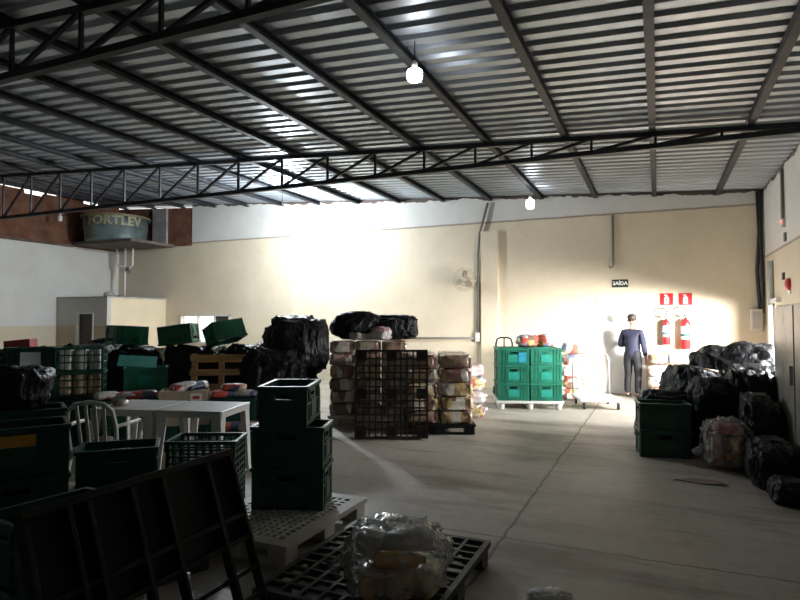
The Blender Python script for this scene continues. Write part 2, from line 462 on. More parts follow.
M['pack_red'] = mat_food('red and white printed packet', [(0.62, 0.05, 0.04), (0.72, 0.70, 0.66), (0.62, 0.5, 0.36), (0.66, 0.08, 0.06), (0.75, 0.72, 0.68), (0.06, 0.07, 0.16)], 6, 6)
M['pack_white'] = mat_food('white printed packet', [(0.74, 0.72, 0.68), (0.7, 0.66, 0.6), (0.06, 0.07, 0.16), (0.72, 0.68, 0.64), (0.6, 0.1, 0.08)], 5, 5)
M['beige'] = basic('beige paper bundle', (0.62, 0.44, 0.30), 0.75, var=0.2, scale=7, bump=0.5, bscale=12)
M['whitepack'] = basic('white wrapped packs', (0.62, 0.62, 0.58), 0.35, var=0.25, scale=7, bump=0.5, bscale=12)
M['carton'] = basic('pale cardboard', (0.46, 0.36, 0.25), 0.85, var=0.12, scale=5)
M['cardboard'] = basic('brown cardboard', (0.26, 0.19, 0.13), 0.9, var=0.2, scale=5)
M['red'] = basic('red paint', (0.50, 0.015, 0.02), 0.35, var=0.08)
M['redbox'] = basic('faded red plastic', (0.40, 0.06, 0.06), 0.5, var=0.2)
M['label_white'] = basic('white label', (0.8, 0.8, 0.78), 0.5, var=0.03)
M['blue'] = basic('blue label print', (0.02, 0.16, 0.5), 0.5)
M['greenprint'] = basic('dark green label print', (0.03, 0.12, 0.10), 0.5)
M['sign_dark'] = basic('dark green sign plate', (0.022, 0.04, 0.034), 0.5, var=0.05)
M['metal'] = basic('brushed metal', (0.45, 0.45, 0.45), 0.35, metal=0.8)
M['trolley'] = basic('pale grey trolley paint', (0.50, 0.49, 0.46), 0.45, var=0.1)
M['rubber'] = basic('black rubber', (0.02, 0.02, 0.02), 0.7)
M['wood'] = mat_wood('raw pallet wood', (0.72, 0.44, 0.19))
M['door_dark'] = basic('dark brown door', (0.055, 0.05, 0.045), 0.6, var=0.2)
M['door_white'] = basic('white door paint', (0.82, 0.81, 0.78), 0.4, var=0.03)
M['tank'] = basic('grey green fibreglass tank', (0.105, 0.14, 0.135), 0.45, var=0.35, scale=3)
M['tank_letter'] = basic('faded cream tank lettering', (0.34, 0.31, 0.19), 0.6, var=0.3, scale=9)
M['tank_lid'] = basic('dusty tank lid', (0.20, 0.17, 0.09), 0.6, var=0.2)
M['cabinet'] = mat_cabinet()
M['dark_gap'] = basic('dark recess', (0.01, 0.01, 0.01), 0.8)
M['glass'] = mat_glass()
M['lamp_main'] = emis('bright led bulb', (0.86, 0.94, 1.0), LAMP_MAIN)
M['lamp_dim'] = emis('dim led bulb', (0.92, 0.96, 1.0), LAMP_DIM)
M['red_light'] = emis('small red indicator', (1.0, 0.08, 0.05), 2.5)
M['skin'] = basic('skin', (0.46, 0.27, 0.20), 0.5, var=0.08)
M['shirt'] = basic('navy work shirt', (0.018, 0.02, 0.045), 0.8, var=0.2, bump=0.4, bscale=18)
M['trousers'] = basic('black trousers', (0.009, 0.009, 0.013), 0.8, var=0.2, bump=0.3, bscale=18)
M['shoe'] = basic('dark shoe', (0.03, 0.028, 0.026), 0.5)
M['hair'] = basic('dark brown hair', (0.035, 0.02, 0.015), 0.6, var=0.3, scale=40)
M['yellow_oil'] = basic('yellow oil bottle', (0.62, 0.32, 0.02), 0.25, coat=0.5)
M['yellow_cap'] = basic('yellow bottle cap', (0.75, 0.42, 0.02), 0.35)
M['clear_bottle'] = mat_film('clear bottle plastic', (0.85, 0.88, 0.9), 0.35)
M['rag'] = basic('white cotton rag', (0.85, 0.83, 0.80), 0.9, var=0.15, bump=0.6, bscale=25)
M['fan_grey'] = basic('dusty white fan plastic', (0.42, 0.36, 0.26), 0.5)

# ------------------------------------------------------------------ the setting
XL, XR, YB, YF = -16.0, 1.96, 13.65, -5.0
struct(MB().bx(XL - 0.2, XR + 0.2, YF - 0.2, YB + 0.2, -0.15, 0).build('floor', M['floor']))
struct(MB().bx(XR + 0.2, 22, -10, 30, -0.15, -0.02).build('floor_outside', M['concrete']))

# corrugated roof: trapezoid ribs run across the hall, down the slope
bm = MB()
prof = []
y = YF - 0.3; p = 0.25
while y < YB + 0.35:
    prof += [(y, 0.0), (y + 0.115, 0.0), (y + 0.14, 0.042), (y + 0.225, 0.042)]
    y += p
xs = [XR + 0.35, -3.5, -9.5, XL - 0.35]
rows = []
for x in xs:
    rows.append([bm.bm.verts.new((x, yy, roof_z(x) + zz)) for yy, zz in prof])
for a, b_ in zip(rows, rows[1:]):
    for k in range(len(prof) - 1):
        bm.bm.faces.new((a[k], a[k + 1], b_[k + 1], b_[k]))
roof = struct(bm.build('ceiling', M['roof']))
sol = roof.modifiers.new('thickness', 'SOLIDIFY'); sol.thickness = 0.004

# back wall with the window hole; cut by boxes, top follows the roof
WX0, WX1, WZ0, WZ1 = -13.36, -11.44, 0.92, 1.78
def wall_prism(m, x0, x1, z0, y0, y1, zt=None, drop=0.0):
    a = zt if zt is not None else roof_z(x0) - drop
    c = zt if zt is not None else roof_z(x1) - drop
    m.poly([(x0, y0, z0), (x1, y0, z0), (x1, y0, c), (x0, y0, a)], (0, y1 - y0, 0))
m = MB()
wall_prism(m, -12.93, WX1, WZ1, YB, YB + 0.2)
wall_prism(m, WX1, XR + 0.2, 0, YB, YB + 0.2)
wall_prism(m, WX0, -12.93, WZ1, YB, YB + 0.2, 3.88)
wall_prism(m, WX0, WX1, 0, YB, YB + 0.2, WZ0)
wall_prism(m, XL - 0.2, WX0, 0, YB, YB + 0.2, 3.88)
struct(m.build('wall_back', M['wall_back']))
m = MB(); wall_prism(m, XL - 0.2, -12.93, 3.88, YB + 0.03, YB + 0.2, None, 0.08)
struct(m.build('wall_back_brick', M['brick_xz']))
struct(MB().bx(-14.5, -13.93, YB - 0.05, YB + 0.03, 3.85, roof_z(-14.2) - 0.1).build('trim_concrete_column', M['concrete']))
# pillars standing a little proud of the back wall
struct(MB().bx(-3.87, -3.45, YB - 0.09, YB, 0, 3.74).build('trim_pillar', M['cream2'], bevel=0.008))
struct(MB().bx(-9.30, -9.16, YB - 0.06, YB, 0, 3.96).build('trim_pilaster', M['cream2'], bevel=0.006))

# left wall: plastered below, bare brick above, ragged daylight gaps under the roof
struct(MB().bx(XL - 0.2, XL, YF, YB, 0, 3.82).build('wall_left', M['wall_left']))
random.seed(4)
m = MB(); y = YF
tops = []
while y < YB:
    w = random.uniform(0.4, 1.0)
    y2 = min(YB, y + w)
    t = 5.30 if random.random() < 0.55 else 5.14 + random.choice((0, 0.04, 0.09))
    m.bx(XL - 0.18, XL - 0.02, y, y2, 3.82, t); y = y2
struct(m.build('wall_left_brick', M['brick_yz']))

# right wall with the loading opening
OY0, OY1, OZ = 8.5, 12.55, 1.88
m = MB()
def side_wall(y0, y1, z0, zt): m.bx(XR, XR + 0.2, y0, y1, z0, zt)
zt = roof_z(XR) + 0.02
side_wall(YF, OY0, 0, zt); side_wall(OY1, YB + 0.2, 0, zt); side_wall(OY0, OY1, OZ, zt)
struct(m.build('wall_right', M['wall_right']))
m = MB(); wall_prism(m, XL - 0.2, XR + 0.2, 0, YF - 0.2, YF)
struct(m.build('wall_front', M['plaster']))

# purlins along the hall, trusses across it
k = 0; x = 1.16
while x > XL:
    zz = roof_z(x)
    m = MB()
    m.bx(x - 0.045, x - 0.037, YF, YB, zz - 0.10, zz - 0.004)
    m.bx(x - 0.045, x + 0.045, YF, YB, zz - 0.012, zz - 0.004)
    m.bx(x - 0.045, x + 0.045, YF, YB, zz - 0.10, zz - 0.092)
    m.bx(x + 0.038, x + 0.045, YF, YB, zz - 0.10, zz - 0.07)
    struct(m.build('trim_purlin', M['purlin']))
    x -= 1.2
def truss(Y, xs):
    t = thing('trim_roof_truss', (0, Y, 0), None, None)
    t['kind'] = 'structure'
    zb = 4.06
    zt = lambda x: roof_z(x) - 0.135
    MB().bar((XL, 0, zt(XL)), (XR, 0, zt(XR)), 0.08, 0.07).build('top_chord', M['steel'], t)
    MB().bar((XL, 0, zb), (XR, 0, zb), 0.08, 0.07).build('bottom_chord', M['steel'], t)
    prev = XR
    xs = list(xs)
    while xs[-1] > XL + 1: xs.append(xs[-1] - 1.0)
    for x in xs:
        MB().bar((x, 0, zb), (x, 0, zt(x)), 0.035, 0.035).build('vertical_web', M['steel'], t)
        MB().bar((x + 0.03, 0, zb + 0.02), (prev - 0.03, 0, zt(prev) - 0.02), 0.04, 0.04).build('diagonal_web', M['steel'], t)
        prev = x
    return t
truss(8.9, [0.82, 0.0, -0.86, -1.73, -2.62, -3.49, -4.39, -5.33, -6.3, -7.3])
truss(3.72, [0.95, -0.02, -1.0, -1.98, -2.97, -3.9, -4.9, -5.9])

# small store room in the far left corner
SX, SY, SZ = -13.95, 11.54, 2.24
m = MB(); m.bx(XL, -15.17, SY, SY + 0.12, 0, SZ); m.bx(-14.47, SX, SY, SY + 0.12, 0, SZ); m.bx(-15.17, -14.47, SY, SY + 0.12, 1.82, SZ)
struct(m.build('wall_store_front', M['store_front']))
struct(MB().bx(SX - 0.12, SX, SY + 0.12, YB, 0, SZ).build('wall_store_side', M['cream']))
struct(MB().bx(XL, SX + 0.03, SY - 0.03, YB, SZ, SZ + 0.04).build('ceiling_store', M['plaster']))
d = thing('door_1', (-14.82, SY + 0.08, 0), None, None); d['kind'] = 'structure'
MB().bx(-0.33, 0.33, -0.02, 0.02, 0, 1.80).build('door_leaf', M['door_dark'], d)
m = MB(); m.bx(-0.35, -0.29, -0.10, 0.03, 0, 1.82); m.bx(0.31, 0.35, -0.10, 0.03, 0, 1.82); m.bx(-0.35, 0.35, -0.10, 0.03, 1.79, 1.83)
m.build('door_frame', M['white_plastic'], d)
MB().lathe([(0.02, 0), (0.025, -0.03), (0.01, -0.05)], 10, (0.24, -0.02, 0.95), 'Y').build('door_handle', M['metal'], d)

# concrete slab under the tank
struct(MB().bx(XL, -13.6, 12.0, YB, 3.86, 3.94).build('trim_tank_slab', M['slab']))
struct(MB().bx(XL, XL + 0.05, YF, 12.0, 3.79, 3.86).build('trim_ledge_left', M['slab']))

# window in the back wall
w = thing('window_1', ((WX0 + WX1) / 2, YB, WZ0), None, None); w['kind'] = 'structure'
ww, wh = (WX1 - WX0) / 2, WZ1 - WZ0
m = MB()
m.bx(-ww, ww, -0.03, 0.1, 0, 0.05); m.bx(-ww, ww, -0.03, 0.1, wh - 0.05, wh)
m.bx(-ww, -ww + 0.05, -0.03, 0.1, 0, wh); m.bx(ww - 0.05, ww, -0.03, 0.1, 0, wh)
m.bx(-ww * 0.30, -ww * 0.30 + 0.04, 0, 0.08, 0, wh); m.bx(ww * 0.36, ww * 0.36 + 0.04, 0, 0.08, 0, wh)
m.build('window_frame', M['white_plastic'], w)
for a, b_ in ((-ww + 0.05, -ww * 0.30), (-ww * 0.30 + 0.04, ww * 0.36)):
    MB().bx(a, b_, 0.04, 0.048, 0.05, wh - 0.05).build('window_pane', M['glass'], w)
MB().bx(ww * 0.36 + 0.04, ww - 0.05, 0.04, 0.06, 0.05, wh - 0.05).build('pane_darkness', M['door_dark'], w)  # dark sheet stands in for the darkness behind this pane

# white exit door in the back wall
d = thing('door_2', (-0.74, YB, 0), None, None); d['kind'] = 'structure'
MB().bx(-0.44, 0.44, -0.010, 0.0, 0.02, 2.10).build('door_leaf', M['door_white'], d, bevel=0.004)
m = MB(); m.bx(-0.49, -0.442, -0.014, 0, 0, 2.16); m.bx(0.442, 0.49, -0.014, 0, 0, 2.16); m.bx(-0.442, 0.442, -0.0138, 0, 2.102, 2.159)
m.build('door_frame', M['door_white'], d)
m = MB(); m.lathe([(0.012, 0), (0.012, -0.05)], 8, (0.36, -0.01, 1.0), 'Y'); m.bx(0.25, 0.375, -0.07, -0.055, 0.99, 1.01)
m.build('door_handle', M['metal'], d)

# ------------------------------------------------------------------ things on the walls
def text_mesh(body, size, depth, mat, parent, loc, rot, bold=0.0, name='lettering', bend=None, xs=1.0):
    cu = bpy.data.curves.new(name, 'FONT')
    cu.body = body; cu.size = size; cu.extrude = depth; cu.align_x = 'CENTER'; cu.align_y = 'CENTER'; cu.offset = bold
    cu.resolution_u = 3
    o = bpy.data.objects.new('tmp', cu); C.objects.link(o)
    dg = bpy.context.evaluated_depsgraph_get()
    me = bpy.data.meshes.new_from_object(o.evaluated_get(dg))
    bpy.data.objects.remove(o)
    bmx = bmesh.new(); bmx.from_mesh(me)
    if bend:
        bmesh.ops.triangulate(bmx, faces=bmx.faces)
        bmesh.ops.subdivide_edges(bmx, edges=[e for e in bmx.edges if e.calc_length() > 0.08], cuts=2)
    for v in bmx.verts:
        v.co.x *= xs
        if bend:
            a = v.co.x / bend; r = bend + v.co.z
            v.co = Vector((r * math.sin(a), -r * math.cos(a), v.co.y))
    bmx.to_mesh(me); bmx.free()
    me.materials.clear(); me.materials.append(mat); me.name = name
    ob = bpy.data.objects.new(name, me); C.objects.link(ob)
    ob.parent = parent; ob.location = loc; ob.rotation_euler = rot
    return ob

# water tank on its slab in the corner
t = thing('water_tank', (-14.98, 12.66, 3.942), 'round grey green water tank with faded lettering on the corner slab', 'water tank')
MB().lathe([(0.78, 0), (0.84, 0.02), (0.85, 0.08), (0.87, 0.40), (0.885, 0.42), (0.89, 0.71)], 40).build('tank_body', M['tank'], t, True)
MB().lathe([(0.885, 0.71), (0.97, 0.71), (0.97, 0.76), (0.92, 0.78), (0.5, 0.82), (0.1, 0.84)], 40).build('tank_lid', M['tank_lid'], t)
m = MB(); m.tube([(0.878 * math.cos(a), 0.878 * math.sin(a), 0.41) for a in [2 * PI * k / 40 for k in range(40)]], 0.018, 6, True)
m.build('rim_band', M['tank'], t, True)
text_mesh('FORTLEV', 0.36, 0.004, M['tank_letter'], t, (0, 0, 0.56), (0, 0, R(46)), 0.010, 'lettering', 0.893, 1.08)
# pipes under the tank
t = thing('water_pipe', (-15.2, 13.2, 2.9), 'white water pipes with valves hanging under the tank slab', 'pipe')
m = MB(); m.tube([(-0.35, 0, 0.95), (-0.35, 0, 0.45), (-0.25, 0, 0.40), (0.0, 0, 0.40)], 0.03); m.tube([(0, 0, 0.95), (0, 0, -0.2), (0.0, 0, -0.62)], 0.03)
m.tube([(0.32, 0, 0.95), (0.32, 0, 0.42), (0.22, 0, 0.34), (0.0, 0, 0.34)], 0.03)
m.build('pipe_run', M['pvc'], t, True)
m = MB(); m.box((0.14, 0, 0.30), (0.10, 0.08, 0.14)); m.bar((0.14, 0, 0.3), (0.2, 0, 0.16), 0.03)
m.build('valve', M['conduit'], t)
o = MB().lathe([(0.10, 0), (0.17, 0.03), (0.15, 0.16), (0.05, 0.2)], 10, (0, 0, 0)).build('plastic_bucket', M['plaster'], None, True)
o.location = (-15.15, 12.6, SZ + 0.04); tag(o, 'small grey bucket on top of the corner store room', 'bucket')
o = MB().bx(-0.35, 0.35, -0.2, 0.2, 0, 0.05).build('wooden_board', M['slab']); o.location = (-14.55, 12.4, SZ + 0.04)
tag(o, 'dark board lying on the store room roof edge', 'board')

# exit sign and fire signs
t = thing('exit_sign', (-0.75, YB - 0.012, 2.42), 'small dark green exit sign reading SAÍDA above the white door', 'sign')
MB().bx(-0.165, 0.165, -0.008, 0.012, -0.085, 0.085).build('sign_plate', M['sign_dark'], t)
text_mesh('SAÍDA', 0.108, 0.002, M['label_white'], t, (0, -0.010, 0.0), (R(90), 0, 0), 0.003)
def fire_sign(x, lab):
    t = thing('fire_sign', (x, YB - 0.01, 2.06), lab, 'sign', 0, None)
    MB().bx(-0.125, 0.125, -0.006, 0.01, -0.125, 0.125).build('sign_plate', M['red'], t)
    m = MB()
    m.bx(-0.045, 0.045, -0.009, -0.006, -0.10, 0.04); m.bx(-0.02, 0.02, -0.009, -0.006, 0.04, 0.10); m.bx(-0.045, 0.02, -0.009, -0.006, 0.075, 0.10)
    m.build('extinguisher_symbol', M['label_white'], t)
    MB().lathe([(0.018, 0), (0.018, -0.002)], 10, (0, -0.009, -0.02), 'Y').build('red_dot', M['red'], t)
fire_sign(0.17, 'red fire extinguisher sign above the smaller extinguisher with blue label')
fire_sign(0.53, 'red fire extinguisher sign above the larger extinguisher with green print')

def extinguisher(x, z0, r, h, print_mat, lab):
    t = thing('fire_extinguisher', (x, YB - r - 0.05, z0), lab, 'fire extinguisher', 0, None)
    MB().lathe([(r * 0.9, 0), (r, 0.015), (r, h * 0.80), (r * 0.85, h * 0.88), (r * 0.35, h * 0.94), (r * 0.28, h)], 20).build('cylinder_body', M['red'], t, True)
    MB().lathe([(r * 1.012, h * 0.30), (r * 1.012, h * 0.72)], 20).build('label_band', M['label_white'], t, True)
    MB().lathe([(r * 1.022, h * 0.40), (r * 1.022, h * 0.48)], 20).build('print_band', print_mat, t, True)
    m = MB(); m.lathe([(r * 0.26, h), (r * 0.26, h + 0.05), (0.01, h + 0.06)], 10); m.bar((0, 0, h + 0.05), (0.0, -0.10, h + 0.10), 0.018, 0.03); m.bar((0, 0, h + 0.03), (0.0, -0.09, h + 0.03), 0.016, 0.03)
    m.build('valve_head', M['metal'], t)
    pts = []
    for k in range(15):
        a = R(-60) + 2 * PI * 0.93 * k / 14
        pts.append((-0.11 + 0.13 * math.cos(a) * (1.0), -0.03, h + 0.11 + 0.10 * math.sin(a)))
    MB().tube(pts, 0.011, 8).build('hose', M['rubber'], t, True)
    m = MB(); m.bx(-0.03, 0.03, r, r + 0.05, h * 0.5, h * 0.95)
    m.build('wall_bracket', M['metal'], t)
extinguisher(0.155, 1.10, 0.075, 0.56, M['blue'], 'smaller red wall extinguisher with a blue stripe, nearer the white door')
extinguisher(0.52, 1.02, 0.095, 0.66, M['greenprint'], 'larger red wall extinguisher with a dark green stripe, farther from the door')

# wall fan
t = thing('wall_fan', (-4.21, YB, 2.58), 'round dusty wall fan on the cream wall left of the pillar', 'fan')
m = MB(); m.bx(-0.05, 0.05, -0.03, 0, -0.16, 0.08); m.tube([(0, -0.03, -0.12), (0, -0.14, -0.10), (0, -0.18, 0.0)], 0.022)
m.build('wall_arm', M['fan_grey'], t)
MB().lathe([(0.03, -0.11), (0.075, -0.13), (0.08, -0.22), (0.05, -0.26)], 16, (0, 0, 0.0), 'Y').build('motor', M['fan_grey'], t, True)
m = MB()
for rr in (0.06, 0.14, 0.22, 0.27):
    for yy, kk in ((-0.38, 1.0), (-0.27, 1.0)):
        m.tube([(rr * math.cos(2 * PI * k / 32), yy + (0.04 * (1 - rr / 0.27) if yy < -0.3 else 0) * -1, rr * math.sin(2 * PI * k / 32)) for k in range(32)], 0.004, 5, True)
for k in range(20):
    a = 2 * PI * k / 20
    m.tube([(0.05 * math.cos(a), -0.415, 0.05 * math.sin(a)), (0.22 * math.cos(a), -0.39, 0.22 * math.sin(a)), (0.27 * math.cos(a), -0.35, 0.27 * math.sin(a)), (0.27 * math.cos(a), -0.27, 0.27 * math.sin(a))], 0.003, 4)
m.build('wire_guard', M['fan_grey'], t)
for k in range(3):
    a = R(30 + 120 * k)
    m = MB()
    mat4 = Matrix.Rotation(a, 4, 'Y')
    pts = [(0.03, -0.325, -0.025), (0.12, -0.31, -0.085), (0.22, -0.30, -0.07), (0.235, -0.33, 0.02), (0.15, -0.34, 0.05), (0.03, -0.335, 0.025)]
    m.poly([mat4 @ Vector(p_) for p_ in pts], (0, 0.008, 0))
    m.build('fan_blade', M['fan_grey'], t)
MB().lathe([(0.05, -0.26), (0.055, -0.34), (0.02, -0.37)], 14, (0, 0, 0), 'Y').build('hub', M['white_plastic'], t, True)

# conduits and boxes
o = MB().tube([(-3.70, YB - 0.05, 4.42), (-3.80, YB - 0.06, 4.05), (-3.90, YB - 0.06, 3.7), (-3.945, YB - 0.05, 3.2), (-3.95, YB - 0.04, 2.6), (-3.96, YB - 0.04, 1.32)], 0.028, 10).build('cable_conduit', M['conduit'], None, True)
tag(o, 'grey cable conduit curving down from the roof beside the wall fan', 'conduit')
o = MB().tube([(-7.6, YB - 0.04, 1.16), (-4.05, YB - 0.04, 1.18)], 0.026, 10).build('cable_conduit', M['conduit'], None, True)
tag(o, 'grey horizontal conduit running along the cream wall behind the bundles', 'conduit')
o = MB().bx(-0.06, 0.06, -0.07, 0, -0.11, 0.11).build('junction_box', M['white_plastic'], None, bevel=0.008); o.location = (-3.96, YB, 1.21)
tag(o, 'small white junction box where the two wall conduits meet', 'junction box')
t = thing('cable_conduit', (-0.885, YB - 0.03, 2.83), 'thin vertical conduit ending in a hook above the exit sign', 'conduit')
MB().tube([(0, 0, 1.10), (0, 0, 0.05)], 0.022, 8).build('pipe_run', M['conduit'], t, True)
MB().tube([(0, 0, 0.08), (0.0, -0.02, -0.02), (-0.06, -0.02, -0.07), (-0.09, -0.02, -0.02)], 0.014, 8).build('hook', M['conduit'], t, True)
o = MB()
o.tube([(1.86, YB - 0.05, 4.2), (1.88, YB - 0.06, 3.4), (1.83, YB - 0.05, 2.6), (1.87, YB - 0.05, 1.75)], 0.035, 8); o.tube([(1.91, YB - 0.10, 4.2), (1.90, YB - 0.11, 3.0), (1.92, YB - 0.10, 2.2), (1.90, YB - 0.06, 1.75)], 0.03, 8)
o = o.build('cable_bundle', M['cable'], None, True); tag(o, 'thick black cable bundle running down the far right corner', 'cable')
t = thing('breaker_box', (1.80, YB, 1.62), 'pale breaker box in the far right corner under the black cables', 'electrical box')
MB().bx(-0.10, 0.10, -0.12, 0, -0.22, 0.22).build('box_body', M['white_plastic'], t, bevel=0.008)
MB().bx(-0.075, 0.075, -0.128, -0.12, -0.17, 0.17).build('box_door', M['plaster'], t)
o = MB().tube([(XR - 0.05, 12.66, 2.72), (XR - 0.05, 12.66, 0.02)], 0.05, 12).build('drain_pipe', M['pvc'], None, True)
tag(o, 'white vertical pipe on the right wall beside the loading opening', 'pipe')
o = MB().bx(XR - 0.07, XR, 12.0, 12.62, 1.93, 2.01).build('cable_trunking', M['pvc'], None, bevel=0.005); tag(o, 'short white horizontal cable trunking above the loading opening', 'trunking')
o = MB().tube([(XR - 0.03, 11.48, 4.15), (XR - 0.03, 11.5, 3.30)], 0.025, 8).build('cable_conduit', M['conduit'], None, True); tag(o, 'dark vertical conduit high on the white part of the right wall', 'conduit')
t = thing('alarm_indicator', (XR, 11.47, 3.24), 'white box with a red light under the conduit high on right wall', 'alarm')
MB().bx(-0.05, 0, -0.05, 0.05, -0.07, 0.07).build('box_body', M['white_plastic'], t)
MB().lathe([(0.022, -0.05), (0.02, -0.07), (0.005, -0.08)], 10, (0, 0, 0.02), 'X').build('indicator_light', M['red_light'], t)
o = MB().bx(XR - 0.03, XR, 11.37, 11.49, 2.93, 3.07).build('wall_switch', M['conduit'], None, bevel=0.004); tag(o, 'grey square switch plate below the red indicator light', 'switch')
o = MB().bx(XR - 0.03, XR, 11.58, 11.70, 2.30, 2.42).build('wall_switch', M['door_dark'], None, bevel=0.004); tag(o, 'small dark switch plate on cream wall beside the red alarm', 'switch')
t = thing('fire_alarm', (XR, 11.2, 2.20), 'round red fire alarm button on the right wall', 'alarm')
MB().lathe([(0.10, 0), (0.10, -0.04), (0.075, -0.06), (0.03, -0.07)], 20, (0, 0, 0), 'X').build('alarm_body', M['red'], t, True)
MB().bx(-0.02, 0, -0.08, 0.08, -0.16, -0.10).build('name_plate', M['label_white'], t)

# lamps hanging from the roof
def pendant(x, y, z, mat, lab, r=0.075, h=0.15, cat='lamp'):
    t = thing('pendant_lamp', (x, y, z), lab, cat)
    MB().tube([(0, 0, roof_z(x) - z + 0.0), (0, 0, h * 0.5 + 0.06)], 0.006, 6).build('cord', M['cable'], t)
    MB().lathe([(0.012, h * 0.5 + 0.09), (0.03, h * 0.5 + 0.07), (0.034, h * 0.5), (0.03, h * 0.5 - 0.005)], 12).build('socket', M['white_plastic'], t, True)
    MB().lathe([(0.03, h * 0.5), (r * 0.92, h * 0.40), (r, h * 0.3), (r, -h * 0.25), (r * 0.85, -h * 0.45), (r * 0.3, -h * 0.52)], 16).build('bulb', mat, t, True)
    return t
pendant(-8.13, 11.5, 4.09, M['lamp_main'], 'glaring bright LED bulb hanging before the back wall at the left', 0.11, 0.25)
pendant(-2.26, 5.5, 4.14, M['lamp_dim'], 'white LED bulb hanging nearest, below the middle of the roof', 0.08, 0.12)
pendant(-2.43, 12.3, 4.06, M['lamp_dim'], 'white LED bulb hanging near the back wall right of the pillar', 0.085, 0.2)
pendant(-15.5, 11.22, 4.50, M['label_white'], 'small unlit white bulb on a long cord by the brick wall', 0.06, 0.16)

# ------------------------------------------------------------------ crates
def make_crate(L, W, H, body, panel, vented=False, label_front=True, name='plastic_crate', step=0.062, bw=0.017):
    t = thing(name, (0, 0, 0), 'crate', 'crate')
    m = MB()
    m.bx(-L / 2 + .01, L / 2 - .01, -W / 2 + .01, W / 2 - .01, 0, 0.012)
    pw = 0.03
    for sx in (-1, 1):
        for sy in (-1, 1):
            m.box((sx * (L / 2 - pw / 2), sy * (W / 2 - pw / 2), H / 2), (pw, pw, H))
    if vented:
        for sy in (-1, 1):
            n = int(L / step)
            for k in range(1, n):
                m.box((-L / 2 + L * k / n, sy * (W / 2 - 0.006), H / 2), (bw, 0.012, H))
            for zz in ((0.02, 0.075, 0.13, 0.185, 0.24) if step < 0.08 else (0.02, 0.12, 0.21)):
                m.box((0, sy * (W / 2 - 0.005), zz * H / 0.31), (L, 0.009, 0.016))
        for sx in (-1, 1):
            n = int(W / step)
            for k in range(1, n):
                m.box((sx * (L / 2 - 0.006), -W / 2 + W * k / n, H / 2), (0.012, bw, H))
            for zz in ((0.02, 0.075, 0.13, 0.185, 0.24) if step < 0.08 else (0.02, 0.12, 0.21)):
                m.box((sx * (L / 2 - 0.005), 0, zz * H / 0.31), (0.009, W, 0.016))
    else:
        hz0, hz1 = H * 0.68, H * 0.80
        for sy in (-1, 1):
            yc = sy * (W / 2 - 0.012)
            m.bx(-L / 2 + .02, L / 2 - .02, yc - .004, yc + .004, 0, hz0); m.bx(-L / 2 + .02, L / 2 - .02, yc - .004, yc + .004, hz1, H)
            m.bx(-L / 2 + .02, -0.07, yc - .004, yc + .004, hz0, hz1); m.bx(0.07, L / 2 - .02, yc - .004, yc + .004, hz0, hz1)
            n = 9
            for k in range(n + 1):
                x = -L / 2 + 0.03 + (L - 0.06) * k / n
                if abs(x) > 0.11: m.box((x, sy * (W / 2 - .005), H / 2), (0.011, 0.012, H))
            m.box((0, sy * (W / 2 - .005), 0.03), (L, 0.012, 0.022)); m.box((0, sy * (W / 2 - .005), H * 0.55), (L, 0.010, 0.014))
        for sx in (-1, 1):
            xc = sx * (L / 2 - 0.012)
            m.bx(xc - .004, xc + .004, -W / 2 + .02, W / 2 - .02, 0, hz0); m.bx(xc - .004, xc + .004, -W / 2 + .02, W / 2 - .02, hz1, H)
            m.bx(xc - .004, xc + .004, -W / 2 + .02, -0.06, hz0, hz1); m.bx(xc - .004, xc + .004, 0.06, W / 2 - .02, hz0, hz1)
            n = 6
            for k in range(n + 1):
                yv = -W / 2 + 0.03 + (W - 0.06) * k / n
                if abs(yv) > 0.09: m.box((sx * (L / 2 - .005), yv, H / 2), (0.012, 0.011, H))
            m.box((sx * (L / 2 - .005), 0, 0.03), (0.012, W, 0.022)); m.box((sx * (L / 2 - .005), 0, H * 0.55), (0.010, W, 0.014))
    m.build('crate_body', body, t)
    m = MB(); e = 0.012
    for sy in (-1, 1): m.box((0, sy * (W / 2), H - 0.014), (L + 2 * e, 0.026, 0.028))
    for sx in (-1, 1): m.box((sx * (L / 2), 0, H - 0.014), (0.026, W + 2 * e - 0.03, 0.028))
    m.build('rim', body, t, bevel=0.003)
    if panel is not None:
        MB().bx(-0.10, 0.10, -W / 2 - .004, -W / 2 + .004, H * 0.20, H * 0.62).build('front_panel', panel, t)
        MB().bx(L / 2 - .004, L / 2 + .004, -0.07, 0.07, H * 0.20, H * 0.62).build('end_panel', panel, t)
    return t
CR = {}
CR['green'] = (make_crate(0.56, 0.37, 0.315, M['green'], M['teal']), [])
CR['dark'] = (make_crate(0.56, 0.37, 0.315, M['green_shaded'], M['green_shaded']), [])
CR['open'] = (make_crate(0.56, 0.37, 0.315, M['green_shaded'], None, True, step=0.11, bw=0.011), [])
CR['vent'] = (make_crate(0.56, 0.37, 0.315, M['green_shaded'], None, True), [])
CH = 0.318
def crate(kind, loc, rz, label, group=None, rot=None):
    pr, used = CR[kind]
    return place(pr, used, loc, R(rz), label, 'crate', group, rot)

